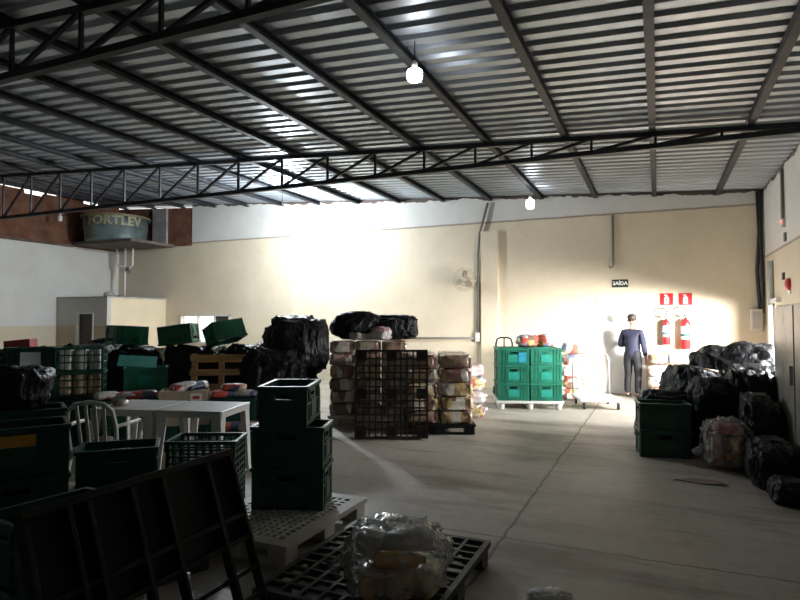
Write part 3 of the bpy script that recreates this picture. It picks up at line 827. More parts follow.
# pallets -----------------------------------------------------------
def make_pallet(name, L, W, nx, ny, bar, mat, label, cat='pallet', H=0.15, foot='block', edge=0.07, deck_t=0.025, round_foot=False):
    t = thing(name, (0, 0, 0), label, cat)
    m = MB()
    z0, z1 = H - deck_t, H
    for s in (-1, 1):
        m.bx(-L / 2, L / 2, s * W / 2, s * (W / 2 - edge), z0 - 0.012, z1); m.bx(s * L / 2, s * (L / 2 - edge), -W / 2 + edge, W / 2 - edge, z0 - 0.012, z1)
    for k in range(1, nx):
        x = -L / 2 + edge + (L - 2 * edge) * k / nx
        m.bx(x - bar / 2, x + bar / 2, -W / 2 + edge, W / 2 - edge, z0, z1)
    for k in range(1, ny):
        yv = -W / 2 + edge + (W - 2 * edge) * k / ny
        m.bx(-L / 2 + edge, L / 2 - edge, yv - bar / 2, yv + bar / 2, z0 + 0.001, z1 - 0.001)
    m.build('deck', mat, t, bevel=0.0)
    for ix in (-1, 0, 1):
        for iy in (-1, 0, 1):
            cx, cy = ix * (L / 2 - 0.085), iy * (W / 2 - 0.085)
            m = MB()
            if round_foot: m.lathe([(0.045, 0), (0.05, 0.01), (0.075, z0)], 14, (cx, cy, 0))
            else: m.bx(cx - 0.07, cx + 0.07, cy - 0.07, cy + 0.07, 0.0 if foot == 'block' else 0.02, z0)
            m.build('foot', mat, t, round_foot)
    if foot == 'skid':
        for iy in (-1, 0, 1):
            cy = iy * (W / 2 - 0.085)
            MB().bx(-L / 2 + .01, L / 2 - .01, cy - 0.05, cy + 0.05, 0, 0.02).build('skid', mat, t)
    return t

# ------------------------------------------------------------------ bundles, packets and bags
def blob(name, mat, rx, ry, rz, seed, sub=4, ex=0.6, crumple=0.05, flat=True, freq=2.2, parent=None, ridge=0.0):
    """pillow-like closed surface; base at z = 0"""
    b = bmesh.new()
    bmesh.ops.create_icosphere(b, subdivisions=sub, radius=1.0)
    off = Vector((seed * 3.17, seed * 1.71, seed * 0.93))
    for v in b.verts:
        c = v.co.copy()
        q = Vector([math.copysign(abs(k) ** ex, k) for k in c])
        d = noise.fractal(c * freq + off, 1.0, 2.0, 4) * crumple
        if ridge:
            w_ = noise.noise(c * 1.3 + off) * 0.8
            f1 = 1 - min(1, 3.0 * abs(noise.noise(Vector((c.x * 2.3 + w_, c.y * 2.3 - w_, c.z * 1.0)) + off)))
            f2 = 1 - min(1, 3.0 * abs(noise.noise(Vector((c.x * 4.9 - w_, c.y * 4.9, c.z * 2.6 + w_)) + off * 2)))
            d += (f1 * f1 + 0.55 * f2 * f2 - 0.4) * ridge
        q = q * (1.0 + d)
        p = Vector((q.x * rx, q.y * ry, q.z * rz))
        if flat and p.z < -rz * 0.86: p.z = -rz * 0.86 + (p.z + rz * 0.86) * 0.08
        v.co = p
    zmin = min(v.co.z for v in b.verts)
    for v in b.verts: v.co.z -= zmin
    if flat:
        x0 = min(v.co.x for v in b.verts); x1 = max(v.co.x for v in b.verts); y0 = min(v.co.y for v in b.verts); y1 = max(v.co.y for v in b.verts); z1 = max(v.co.z for v in b.verts)
        for v in b.verts: v.co = Vector(((v.co.x - x0) / (x1 - x0) * 2 * rx - rx, (v.co.y - y0) / (y1 - y0) * 2 * ry - ry, v.co.z / z1 * rz * 1.86))
    me = bpy.data.meshes.new(name); b.to_mesh(me); b.free()
    for p in me.polygons: p.use_smooth = True
    me.materials.append(mat)
    o = bpy.data.objects.new(name, me); C.objects.link(o)
    if parent is not None: o.parent = parent
    return o

def bin_bag(x, y, z, rx, ry, h, seed, label, rz=0.0, knot=False, tilt=(0, 0), ex=0.72, group=None):
    t = thing('garbage_bag', (x, y, z), label, 'bag', 0, group, (R(tilt[0]), R(tilt[1]), R(rz)))
    blob('bag_body', M['binbag'], rx, ry, h / 1.86, seed, 5, ex, 0.15, True, 1.3, t, 0.08)
    if knot:
        m = MB(); hh = h * 0.93
        m.tube([(0, 0, hh), (0.02, 0, hh + 0.06), (0.05, 0.02, hh + 0.12), (0.1, 0.03, hh + 0.17)], 0.03, 8, False, [0.09, 0.03, 0.045, 0.075])
        m.build('tied_neck', M['binbag'], t, True)
    return t

def bundle(proto_list, i, loc, rz, label, group=None, rot=None):
    pr, used = proto_list[i % len(proto_list)]
    return place(pr, used, loc, R(rz), label, 'food bundle', group, rot)
def make_bundle(mat, rx, ry, h, seed, ex=0.55, tail=True):
    t = thing('food_bundle', (0, 0, 0), 'bundle', 'food bundle')
    blob('wrapped_packets', mat, rx, ry, h / 1.86, seed, 4, ex, 0.10, True, 2.5, t, 0.05)
    if not tail: return t
    m = MB()
    m.tube([(rx * 0.93, 0, h * 0.5), (rx * 1.03, 0, h * 0.52), (rx * 1.10, 0.02, h * 0.58)], 0.02, 7, False, [0.05, 0.015, 0.04])
    m.build('twisted_end', M['whitepack'], t, True)
    return t

# ---------- back: rounded white pallet with green crates
rzp = 20
Pc = Vector((-2.30, 11.15, 0)); ca, sa = math.cos(R(rzp)), math.sin(R(rzp))
def on(pc, rz, lx, ly, z=0.0):
    c_, s_ = math.cos(R(rz)), math.sin(R(rz))
    return (pc[0] + c_ * lx - s_ * ly, pc[1] + s_ * lx + c_ * ly, z)
p = make_pallet('plastic_pallet', 1.2, 1.0, 8, 7, 0.03, M['pvc'], 'white plastic pallet with cone feet under the green crates by the back wall', round_foot=True)
p.location = Pc; p.rotation_euler = (0, 0, R(rzp))
names = ['bottom', 'middle', 'top']
g = 'green crates on the white pallet'
for lv in range(3):
    z = 0.151 + lv * CH
    crate('green', on(Pc, rzp, -0.29, -0.24, z) if lv != 1 else on(Pc, rzp, -0.29, -0.24, z), rzp, names[lv] + ' green crate at the front left of the white pallet by the back wall')
    crate('green', on(Pc, rzp, 0.30, -0.24 + 0.01 * lv, z), rzp + (1.5 if lv == 2 else 0), names[lv] + ' green crate at the front right of the white pallet by the back wall')
    crate('green', on(Pc, rzp, -0.29, 0.19, z), rzp, names[lv] + ' green crate at the back left of the white pallet by the back wall')
    crate('green', on(Pc, rzp, 0.30, 0.19, z), rzp, names[lv] + ' green crate at the back right of the white pallet by the back wall')
# a blue paper tucked on the top left crate
o = MB().bx(-0.07, 0.07, -0.003, 0.003, -0.09, 0.09).build('blue_card', M['blue_panel']); o.location = on(Pc, rzp, -0.13, -0.436, 0.151 + 2 * CH + 0.15); o.rotation_euler = (0, 0, R(rzp))
tag(o, 'small blue card hanging on the top left green crate', 'card')

FB = [(make_bundle(M['food_a'], 0.236, 0.29, 0.194, 1, 0.32, False), []), (make_bundle(M['food_b'], 0.236, 0.29, 0.194, 2, 0.32, False), []), (make_bundle(M['food_a'], 0.236, 0.29, 0.193, 3, 0.32, False), [])]
FC = [(make_bundle(M['food_c'], 0.24, 0.17, 0.24, 5, 0.7), []), (make_bundle(M['food_c'], 0.22, 0.18, 0.25, 6, 0.7), []), (make_bundle(M['food_pale'], 0.24, 0.17, 0.22, 7, 0.7), [])]
bundle(FC, 0, on(Pc, rzp, 0.06, 0.17, 0.151 + 3 * CH + 0.004), rzp, 'clear grocery bundle on top of the green crates, left one')
bundle(FC, 1, on(Pc, rzp, 0.40, 0.17, 0.151 + 3 * CH + 0.004), rzp + 60, 'clear grocery bundle on top of the green crates, right one')
# column of grocery bundles behind the crates
for k in range(5):
    bundle(FC, k, (-1.62 + 0.02 * math.sin(k * 2.3), 12.35, 0.0 + k * 0.235), 15 + 20 * math.sin(k * 3), ['lowest', 'second', 'third', 'fourth', 'topmost'][k] + ' bundle of the grocery column behind the green crates')
# hand truck behind the crates
t = thing('hand_truck', (-2.98, 12.2, 0), 'hand truck with a black loop handle standing behind the green crates', 'hand truck', R(15))
m = MB(); m.tube([(-0.17, 0, 0.08), (-0.17, 0, 1.12), (-0.14, 0, 1.22), (-0.08, 0, 1.25), (0.08, 0, 1.25), (0.14, 0, 1.22), (0.17, 0, 1.12), (0.17, 0, 0.08)], 0.02, 8)
for zz in (0.35, 0.7, 1.0): m.tube([(-0.17, 0, zz), (0.17, 0, zz)], 0.014, 6)
m.tube([(0, 0, 1.25), (0, 0, 1.0)], 0.014, 6)
m.build('tube_frame', M['rubber'], t, True)
MB().bx(-0.22, 0.22, -0.25, 0.0, 0.03, 0.045).build('toe_plate', M['steel'], t)
for s in (-1, 1): MB().lathe([(0.05, -0.025), (0.11, -0.022), (0.11, 0.022), (0.05, 0.025)], 18, (s * 0.21, 0.08, 0.11), 'X').build('wheel', M['rubber'], t)
MB().tube([(-0.25, 0.08, 0.11), (0.25, 0.08, 0.11)], 0.012, 6).build('axle', M['steel'], t)

# platform trolley
t = thing('platform_trolley', (-1.08, 11.55, 0), 'pale grey platform trolley with a tall bent tube handle near the door', 'trolley', R(18))
MB().bx(-0.38, 0.38, -0.48, 0.48, 0.15, 0.19).build('platform', M['trolley'], t, bevel=0.012)
m = MB(); hx = -0.30
m.tube([(-0.34, 0.42, 0.19), (-0.34, 0.44, 0.85), (-0.31, 0.445, 0.93), (-0.24, 0.45, 0.955), (0.24, 0.45, 0.955), (0.31, 0.445, 0.93), (0.34, 0.44, 0.85), (0.34, 0.42, 0.19)], 0.019, 10)
m.build('handle', M['metal'], t, True)
for sx in (-1, 1):
    for sy in (-1, 1):
        c = MB().lathe([(0.02, -0.016), (0.058, -0.014), (0.058, 0.014), (0.02, 0.016)], 16, (sx * 0.30, sy * 0.38, 0.058), 'X').build('caster', M['rubber'], t)
        mm = MB(); mm.bx(sx * 0.30 - 0.03, sx * 0.30 + 0.03, sy * 0.38 - 0.03, sy * 0.38 + 0.03, 0.125, 0.15); mm.bx(sx * 0.30 - 0.026, sx * 0.30 - 0.02, sy * 0.38 - 0.02, sy * 0.38 + 0.02, 0.05, 0.13); mm.bx(sx * 0.30 + 0.02, sx * 0.30 + 0.026, sy * 0.38 - 0.02, sy * 0.38 + 0.02, 0.05, 0.13)
        mm.build('caster_fork', M['metal'], c)

# groceries piled beside the door
spots = [(-0.06, 13.12, 0.0, 70), (0.36, 13.2, 0.0, 70), (0.1, 12.68, 0.0, 10), (-0.04, 13.1, 0.245, 75), (0.36, 13.2, 0.245, 70), (-0.02, 13.1, 0.49, 70), (0.36, 13.2, 0.49, 80), (0.0, 13.1, 0.735, 65), (0.36, 13.2, 0.735, 75)]
where = ['at the bottom left', 'at the bottom right', 'at the bottom front', 'second row left', 'second row right', 'third row left', 'third row right', 'at the top left', 'at the top right']
for i, (x, y, z, a) in enumerate(spots):
    bundle(FC, i, (x, y, z), a, 'clear bag of groceries %s of the pile under the extinguishers' % where[i])

# ---------- the two stacks of food bundles
def stack(pc, rz, cols, rows, layers, z0, desc, dx, dy, dz, seed, frontcol):
    random.seed(seed)
    ln = ['bottom', 'second', 'third', 'fourth', 'fifth', 'sixth', 'seventh']
    cn = {2: ['left', 'right'], 3: ['left', 'middle', 'right']}[cols]
    rn = {2: ['front', 'back'], 3: ['front', 'middle', 'rear']}[rows]
    for l in range(layers):
        for r in range(rows):
            for c in range(cols):
                lx = (c - (cols - 1) / 2) * dx + random.uniform(-.004, .004); ly = (r - (rows - 1) / 2) * dy + random.uniform(-.006, .006)
                nm = ln[l] if l < layers - 1 else 'top'
                pr = frontcol
                i = random.randrange(3)
                if l >= layers - 1: i = 1
                bundle(pr, i, on(pc, rz, lx, ly, z0 + l * dz), rz + random.choice((0, 180)) + random.uniform(-0.6, 0.6), '%s layer bundle in the %s %s column of the %s' % (nm, rn[r], cn[c], desc))
pc2 = on((-2.37, 8.02), 24, -0.5, 0.6)
p = make_pallet('plastic_pallet', 1.0, 1.2, 6, 7, 0.03, M['pallet_black'], 'black pallet under the right stack of food bundles', foot='skid')
p.location = pc2; p.rotation_euler = (0, 0, R(24))
stack(pc2, 24, 2, 2, 5, 0.152, 'right food stack', 0.49, 0.6, 0.196, 11, FB)
FB2 = [(make_bundle(M['food_a'], 0.2, 0.285, 0.19, 21, 0.32, False), []), (make_bundle(M['food_b'], 0.2, 0.285, 0.19, 22, 0.32, False), []), (make_bundle(M['food_a'], 0.2, 0.285, 0.19, 23, 0.32, False), [])]
pc1 = on((-4.66, 7.82), 26, 0.62, 0.6)
p = make_pallet('plastic_pallet', 1.25, 1.2, 7, 7, 0.03, M['pallet_white'], 'dull grey pallet under the left stack of food bundles')
p.location = pc1; p.rotation_euler = (0, 0, R(26))
stack(pc1, 26, 3, 2, 6, 0.152, 'left food stack', 0.412, 0.6, 0.192, 12, FB2)
for i, (lx, ly, a) in enumerate(((-0.10, -0.40, 20), (0.22, -0.42, 70), (0.46, 0.0, 80))):
    bundle(FC, 2, on(pc1, 26, lx, ly, 0.152 + 6 * 0.192 + 0.005), 26 + a, ['pale pink bundle lying on the left food stack beside the black bags', 'pale bundle on the left food stack at its middle', 'pale bundle on the left food stack toward the wall'][i])
# pale bundles behind the right stack
for k in range(4):
    bundle(FC, 2 if k % 2 else 0, on(pc2, 24, 0.62, 0.95, k * 0.225), 24 + 10 * k, ['lowest', 'second', 'third', 'topmost'][k] + ' pale bundle in the short column behind the right food stack')

# upright pallet leaning on the stacks
t = make_pallet('plastic_pallet', 1.0, 1.2, 11, 12, 0.022, M['pallet_brown'], 'black grid pallet standing upright against the food stacks', edge=0.03, H=0.14)
t.location = (-3.40, 7.40, 0.60); t.rotation_euler = (R(90 - 6), 0, R(23.5))
t.location = on((-3.40, 7.42), 23.5, 0, 0, 0.6)

# ------------------------------------------------------------------ black bag heaps
bin_bag(-8.80, 6.98, 0, 0.46, 0.46, 1.24, 1, 'long black bag at the left end of the rear heap', 20, ex=0.45)
bin_bag(-7.95, 7.32, 0, 0.48, 0.48, 1.24, 2, 'black bag of the rear heap between the two small green crates', 22, ex=0.45)
bin_bag(-7.10, 7.62, 0, 0.48, 0.48, 1.24, 3, 'black bag of the rear heap below the middle green crate', 22, ex=0.45)
bin_bag(-6.34, 7.90, 0, 0.44, 0.42, 1.24, 4, 'black bag of the rear heap below the tilted green crate', 22, ex=0.45)
bin_bag(-9.75, 6.25, 0, 0.55, 0.5, 1.20, 5, 'grey black bag at the far left edge under the red box', 20, ex=0.5)
bin_bag(-9.35, 7.75, 0, 0.6, 0.42, 1.30, 19, 'black bag behind the far left bags in front of the store room', 10, ex=0.55)
bin_bag(-5.62, 7.66, 0, 0.40, 0.42, 1.38, 6, 'tall black bag standing left of the shiny big bag', 20, ex=0.6)
bin_bag(-5.06, 6.96, 0, 0.50, 0.36, 1.26, 7, 'big matte black bag in front, right of the wooden pallet', 32, ex=0.6)
bin_bag(-5.12, 7.60, 0, 0.40, 0.42, 0.95, 9, 'black bag under the big shiny bag', 30, ex=0.5)
bin_bag(-5.08, 7.58, 0.78, 0.52, 0.46, 0.94, 8, 'big shiny black bag on top of the heap, the highest', 28, ex=0.75)
bin_bag(-4.42, 8.30, 1.31, 0.44, 0.34, 0.46, 10, 'black bag on the left food stack beside the big shiny bag', 30)
bin_bag(-3.92, 8.60, 1.31, 0.42, 0.30, 0.40, 11, 'flattened black bag on the left food stack, nearest the fan', 25)

# green crates thrown on top of the rear heap
crate('green', (-8.30, 7.30, 1.17), 50, 'green crate upside down on the rear heap, leftmost, before the cream store room', rot=(R(180), R(4), R(50)))
bpy.context.view_layer.update()
def last(name): return [o for o in bpy.data.objects if o.name.startswith(name) and o.parent is None][-1]
def crate_flip(loc, rot, label):
    o = crate('green', loc, 0, label, None, tuple(R(a) for a in rot)); return o
for o in list(bpy.data.objects):
    if o.get('label', '').startswith('green crate upside down on the rear heap'):
        o.location = (-8.24, 7.23, 1.52); o.rotation_euler = (R(180), R(3), R(75))
crate_flip((-7.42, 7.53, 1.53), (178, -8, 22), 'green crate upside down on the rear heap, middle one below the window')
crate_flip((-6.66, 7.74, 1.56), (160, -8, 70), 'green crate tilted on the rear heap, rightmost, in front of the window')
# red box on the far left bags
o = MB().bx(-0.2, 0.2, -0.13, 0.13, 0, 0.15).build('red_box', M['redbox'], None, bevel=0.015); o.location = (-9.5, 6.25, 1.15); o.rotation_euler = (0, R(-6), R(30))
tag(o, 'faded red plastic box on the far left black bags', 'box')

# ------------------------------------------------------------------ middle ground left
def crate_stack(kind, x, y, rz, n, desc, z0=0.0, jit=2.0):
    for k in range(n):
        nm = {1: ['only'], 2: ['bottom', 'top'], 3: ['bottom', 'middle', 'top'], 4: ['bottom', 'second', 'third', 'top']}[n][k]
        crate(kind, (x + 0.006 * ((k * 7) % 3 - 1), y, z0 + k * CH), rz + jit * ((k * 5) % 3 - 1), '%s green crate, %s' % (nm, desc))
# stack with a paper label, and next to it the crates of white and beige packs
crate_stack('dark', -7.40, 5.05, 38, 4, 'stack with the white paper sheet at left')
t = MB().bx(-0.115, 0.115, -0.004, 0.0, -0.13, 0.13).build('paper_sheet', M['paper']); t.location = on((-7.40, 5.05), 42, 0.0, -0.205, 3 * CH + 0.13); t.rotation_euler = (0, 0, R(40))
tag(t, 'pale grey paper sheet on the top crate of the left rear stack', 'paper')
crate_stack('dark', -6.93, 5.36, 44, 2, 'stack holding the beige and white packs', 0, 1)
crate('open', (-6.93, 5.36, 2 * CH), 44, 'open lattice crate full of beige packs, left behind the chair')
crate('open', (-6.93, 5.36, 3 * CH), 44, 'open lattice crate of white wrapped packs atop the beige one')
for kk, (mat, zz, lab) in enumerate(((M['beige'], 2, 'beige paper pack'), (M['whitepack'], 3, 'white wrapped pack'))):
    for s, nm in ((-1, 'left'), (0, 'middle'), (1, 'right')):
        o = blob('paper_pack' if kk == 0 else 'wrapped_pack', mat, 0.084, 0.155, 0.158, 40 + s + kk * 5, 3, 0.4, 0.06)
        o.location = on((-6.93, 5.36), 44, s * 0.17, 0, zz * CH + 0.014); o.rotation_euler = (0, 0, R(44))
        tag(o, '%s at the %s in the lattice crate %s' % (lab, nm, 'below' if kk == 0 else 'on top'), 'pack')
# crates in front of the heap behind the tables
crate_stack('green', -6.75, 6.25, 45, 3, 'stack with an open lid behind left table', 0, 3)
o = MB().box((0, 0, 0), (0.52, 0.30, 0.012)).build('crate_lid', M['teal']); o.location = on((-6.75, 6.25), 45, -0.12, 0.20, 3 * CH + 0.06); o.rotation_euler = (R(28), R(4), R(45))
tag(o, 'flat turquoise lid lying tilted on the stack behind the left table', 'lid')
crate_stack('dark', -6.12, 5.28, 40, 2, 'stack under the row of packets')
crate_stack('dark', -6.33, 5.82, 40, 2, 'stack just behind the row of packets')
def packet(mat, loc, rot, label, rx=0.17, ry=0.11, h=0.085, seed=50):
    o = blob('food_packet', mat, rx, ry, h / 1.86, seed, 3, 0.62, 0.10)
    o.location = loc; o.rotation_euler = tuple(R(a) for a in rot)
    return tag(o, label, 'packet')
z2 = 2 * CH
packet(M['pack_white'], on((-6.12, 5.28), 40, -0.16, 0.02, z2), (0, 0, 60), 'white packet at the left of the row on the crates behind the chair', 0.15, 0.1, 0.1, 51)
packet(M['pack_red'], on((-6.12, 5.28), 40, 0.06, 0.02, z2), (0, 0, 20), 'red and white packet in the middle of the row behind the chair', 0.15, 0.1, 0.09, 52)
packet(M['pack_white'], on((-6.12, 5.28), 40, 0.27, 0.03, z2), (0, 0, 50), 'white packet with dark print at the right of the row behind the left table', 0.16, 0.1, 0.1, 53)
# carton with packets behind the right table
crate('dark', on((-5.50, 5.72), 38, 0, 0, 0), 38, 'green crate under the open carton behind the tables')
t = thing('cardboard_carton', on((-5.50, 5.72), 38, 0, 0, CH), 'pale cardboard carton with a red mark behind the two tables', 'carton', R(38))
m = MB(); cl, cw, ch = 0.56, 0.38, 0.42
m.bx(-cl / 2, cl / 2, -cw / 2, cw / 2, 0, 0.006)
for s in (-1, 1): m.bx(-cl / 2, cl / 2, s * cw / 2 - .003, s * cw / 2 + .003, 0, ch); m.bx(s * cl / 2 - .003, s * cl / 2 + .003, -cw / 2, cw / 2, 0, ch)
m.build('carton_body', M['carton'], t)
MB().bx(0.08, 0.22, -cw / 2 - .005, -cw / 2 - .003, ch - 0.17, ch - 0.03).build('printed_label', M['label_white'], t)
m = MB(); m.bx(0.11, 0.19, -cw / 2 - .007, -cw / 2 - .005, ch - 0.10, ch - 0.06); m.bx(0.11, 0.19, -cw / 2 - .007, -cw / 2 - .005, ch - 0.14, ch - 0.12)
m.build('red_print', M['red'], t)
zc = CH + ch - 0.09
for nm, lx, ly, dz, a, mt, sd in (('white packet at the left inside the carton', -0.15, -0.03, 0, 10, 'pack_white', 61), ('red packet at the right inside the carton', 0.14, 0.0, 0, 75, 'pack_red', 62), ('large red and cream packet on top in the carton', -0.02, 0.03, 0.085, 20, 'pack_red', 63), ('cream packet leaning at the back of the carton', 0.12, 0.09, 0.08, 40, 'pack_white', 64)):
    packet(M[mt], on((-5.50, 5.72), 38, lx, ly, zc + dz), (6, -8, 38 + a), nm, 0.17, 0.10, 0.095, sd)
# the carton is filled up to the packets with rice sacks
for k in range(3):
    packet(M['beige'], on((-5.50, 5.72), 38, -0.16 + 0.16 * k, 0, CH + 0.01), (0, 0, 128), 'beige sack standing %s inside the carton under the packets' % ('left', 'in the middle', 'right')[k], 0.17, 0.075, 0.31, 66 + k)
crate_stack('dark', -4.98, 6.02, 36, 2, 'stack right of the carton')
for nm, lx, ly, dz, a, mt, sd in (('white and red packet at the left on the crates right of the carton', -0.14, 0, 0, 15, 'pack_white', 71), ('white packet at the right on the crates right of the carton', 0.13, 0.02, 0, -10, 'pack_white', 72), ('red and blue packet lying across the two white packets', 0.0, 0.02, 0.085, 5, 'pack_red', 73)):
    packet(M[mt], on((-4.98, 6.02), 36, lx, ly, z2 + dz), (0, 0, 36 + a), nm, 0.17, 0.10, 0.09, sd)
crate_stack('green', -4.55, 5.60, 30, 1, 'low beside the right table')
packet(M['pack_white'], on((-4.55, 5.60), 30, -0.1, 0, CH), (0, 0, 50), 'cream packet at the left on the low crate beside the right table', 0.16, 0.1, 0.1, 74)
packet(M['food_c'], on((-4.55, 5.60), 30, 0.14, 0, CH), (0, 0, 80), 'mottled packet at the right on the low crate beside the right table', 0.16, 0.1, 0.1, 75)

# wooden pallet leaning on the heap
t = thing('wooden_pallet', (-5.62, 6.50, 0), 'raw wooden pallet standing upright against the black heap', 'pallet', 0, None, (R(-10), 0, R(33)))
for k in range(6):
    z = 0.06 + k * 0.206
    MB().bx(-0.42, 0.42, -0.07, -0.05, z - 0.045, z + 0.045).build('deck_board', M['wood'], t)
for x in (-0.37, 0, 0.37): MB().bx(x - 0.035, x + 0.035, -0.05, 0.05, 0, 1.15).build('stringer', M['wood'], t)
for z in (0.06, 0.58, 1.09): MB().bx(-0.42, 0.42, 0.05, 0.07, z - 0.05, z + 0.05).build('rear_board', M['wood'], t)

# plastic tables and chair
def make_table():
    t = thing('plastic_table', (0, 0, 0), 'table', 'table')
    m = MB(); m.bx(-0.35, 0.35, -0.35, 0.35, 0.70, 0.72)
    m.build('tabletop', M['white_plastic'], t, bevel=0.008)
    m = MB()
    for s in (-1, 1): m.bx(-0.34, 0.34, s * 0.34 - .008, s * 0.34 + .008, 0.65, 0.70); m.bx(s * 0.34 - .008, s * 0.34 + .008, -0.33, 0.33, 0.65, 0.70)
    m.build('apron', M['white_plastic'], t)
    for sx in (-1, 1):
        for sy in (-1, 1):
            m = MB()
            def L(w, z, o): return [(sx * (0.34 + o), sy * (0.34 + o), z), (sx * (0.34 + o - w), sy * (0.34 + o), z), (sx * (0.34 + o - w), sy * (0.34 + o - 0.02), z), (sx * (0.34 + o - 0.02), sy * (0.34 + o - 0.02), z), (sx * (0.34 + o - 0.02), sy * (0.34 + o - w), z), (sx * (0.34 + o), sy * (0.34 + o - w), z)]
            a = [m.bm.verts.new(q) for q in L(0.055, 0.0, 0.02)]; b_ = [m.bm.verts.new(q) for q in L(0.11, 0.70, 0)]
            m.bm.faces.new(a); m.bm.faces.new(b_)
            for k in range(6): m.bm.faces.new((a[k], a[(k + 1) % 6], b_[(k + 1) % 6], b_[k]))
            m.build('leg', M['white_plastic'], t)
    return t
tb = make_table(); tu = []
place(tb, tu, (-5.06, 4.63, 0), R(15), 'white square plastic table on the left, beside the chair', 'table')
place(tb, tu, (-4.36, 4.82, 0), R(15), 'white square plastic table on the right, nearer the crate stack', 'table')
o = blob('food_packet', M['food_a'], 0.10, 0.07, 0.035, 81, 3, 0.7, 0.12); o.location = (-5.22, 4.50, 0.721); tag(o, 'small brown packet on the left white table', 'packet')

t = thing('plastic_chair', (-4.79, 3.96, 0), 'white plastic chair with a slatted back in front of the left table', 'chair', R(205))
# local: chair faces -Y, back at +Y
MB().bx(-0.22, 0.22, -0.22, 0.20, 0.42, 0.445).build('seat', M['white_plastic'], t, bevel=0.01)
m = MB()
m.tube([(-0.21, 0.20, 0.43), (-0.22, 0.25, 0.65), (-0.20, 0.28, 0.80), (-0.13, 0.295, 0.865), (0, 0.30, 0.885), (0.13, 0.295, 0.865), (0.20, 0.28, 0.80), (0.22, 0.25, 0.65), (0.21, 0.20, 0.43)], 0.020, 8)
m.build('back_frame', M['white_plastic'], t, True)
for x in (-0.12, -0.04, 0.04, 0.12):
    MB().bar((x * 0.9, 0.205, 0.44), (x, 0.29, 0.87), 0.030, 0.012).build('back_slat', M['white_plastic'], t)
for s in (-1, 1):
    MB().tube([(s * 0.22, 0.25, 0.66), (s * 0.26, 0.05, 0.66), (s * 0.26, -0.16, 0.65), (s * 0.25, -0.22, 0.60)], 0.018, 8).build('armrest', M['white_plastic'], t, True)
    m = MB(); m.tube([(s * 0.25, -0.22, 0.61), (s * 0.235, -0.22, 0.43), (s * 0.26, -0.26, 0.0)], 0.022, 8, False, [0.02, 0.028, 0.02]); m.build('front_leg', M['white_plastic'], t, True)
    m = MB(); m.tube([(s * 0.20, 0.20, 0.43), (s * 0.24, 0.30, 0.0)], 0.024, 8, False, [0.03, 0.018]); m.build('rear_leg', M['white_plastic'], t, True)
o = blob('food_packet', M['food_c'], 0.10, 0.08, 0.045, 82, 3, 0.7, 0.12); o.location = (-4.78, 3.94, 0.446); tag(o, 'small packet lying on the seat of the white chair', 'packet')

# ------------------------------------------------------------------ foreground left
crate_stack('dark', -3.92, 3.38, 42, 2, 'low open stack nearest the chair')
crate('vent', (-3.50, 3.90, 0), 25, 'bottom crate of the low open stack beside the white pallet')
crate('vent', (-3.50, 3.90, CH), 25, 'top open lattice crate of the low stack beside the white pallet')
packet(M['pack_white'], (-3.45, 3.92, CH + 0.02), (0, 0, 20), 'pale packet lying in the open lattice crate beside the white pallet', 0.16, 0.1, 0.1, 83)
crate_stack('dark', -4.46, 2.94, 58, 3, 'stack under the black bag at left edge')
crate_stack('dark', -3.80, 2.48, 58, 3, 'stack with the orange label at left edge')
o = MB().bx(-0.10, 0.10, -0.003, 0.0, -0.035, 0.035).build('label_strip', M['yellow_label']); o.location = on((-3.80, 2.48), 58, 0.0, -0.202, 2 * CH + 0.235); o.rotation_euler = (0, 0, R(58))
tag(o, 'orange yellow label strip on the dark crates at the left edge', 'label')
bin_bag(-4.50, 2.90, 3 * CH + 0.004, 0.28, 0.30, 0.34, 14, 'black bag on the tall crate stack at the left edge of the view', 40)
bin_bag(-5.25, 3.35, 0, 0.28, 0.28, 0.98, 15, 'black bag standing behind the left edge crate stacks', 30)

# white perforated pallet with three crates
t = make_pallet('plastic_pallet', 0.9, 1.15, 12, 15, 0.028, M['pallet_white'], 'off white perforated pallet under the dark crate stack in front', edge=0.10, foot='skid', H=0.16)
t.location = (-2.66, 3.77, 0)
crate('dark', (-2.69, 3.98, 0.162), 20, 'bottom dark crate of the front stack on the white pallet')
crate('dark', (-2.69, 3.98, 0.162 + CH), 19, 'middle dark crate of the front stack on the white pallet')
crate('dark', (-2.73, 4.0, 0.162 + 2 * CH), 112, 'top dark crate of the front stack, turned end-on, on the white pallet')

# black grid pallet with the clear bag
t = make_pallet('plastic_pallet', 1.02, 1.2, 8, 11, 0.022, M['pallet_dark'], 'dark grid pallet on the floor under the clear bag in front', edge=0.035, foot='skid', H=0.15)
t.location = (-1.55, 3.26, 0)

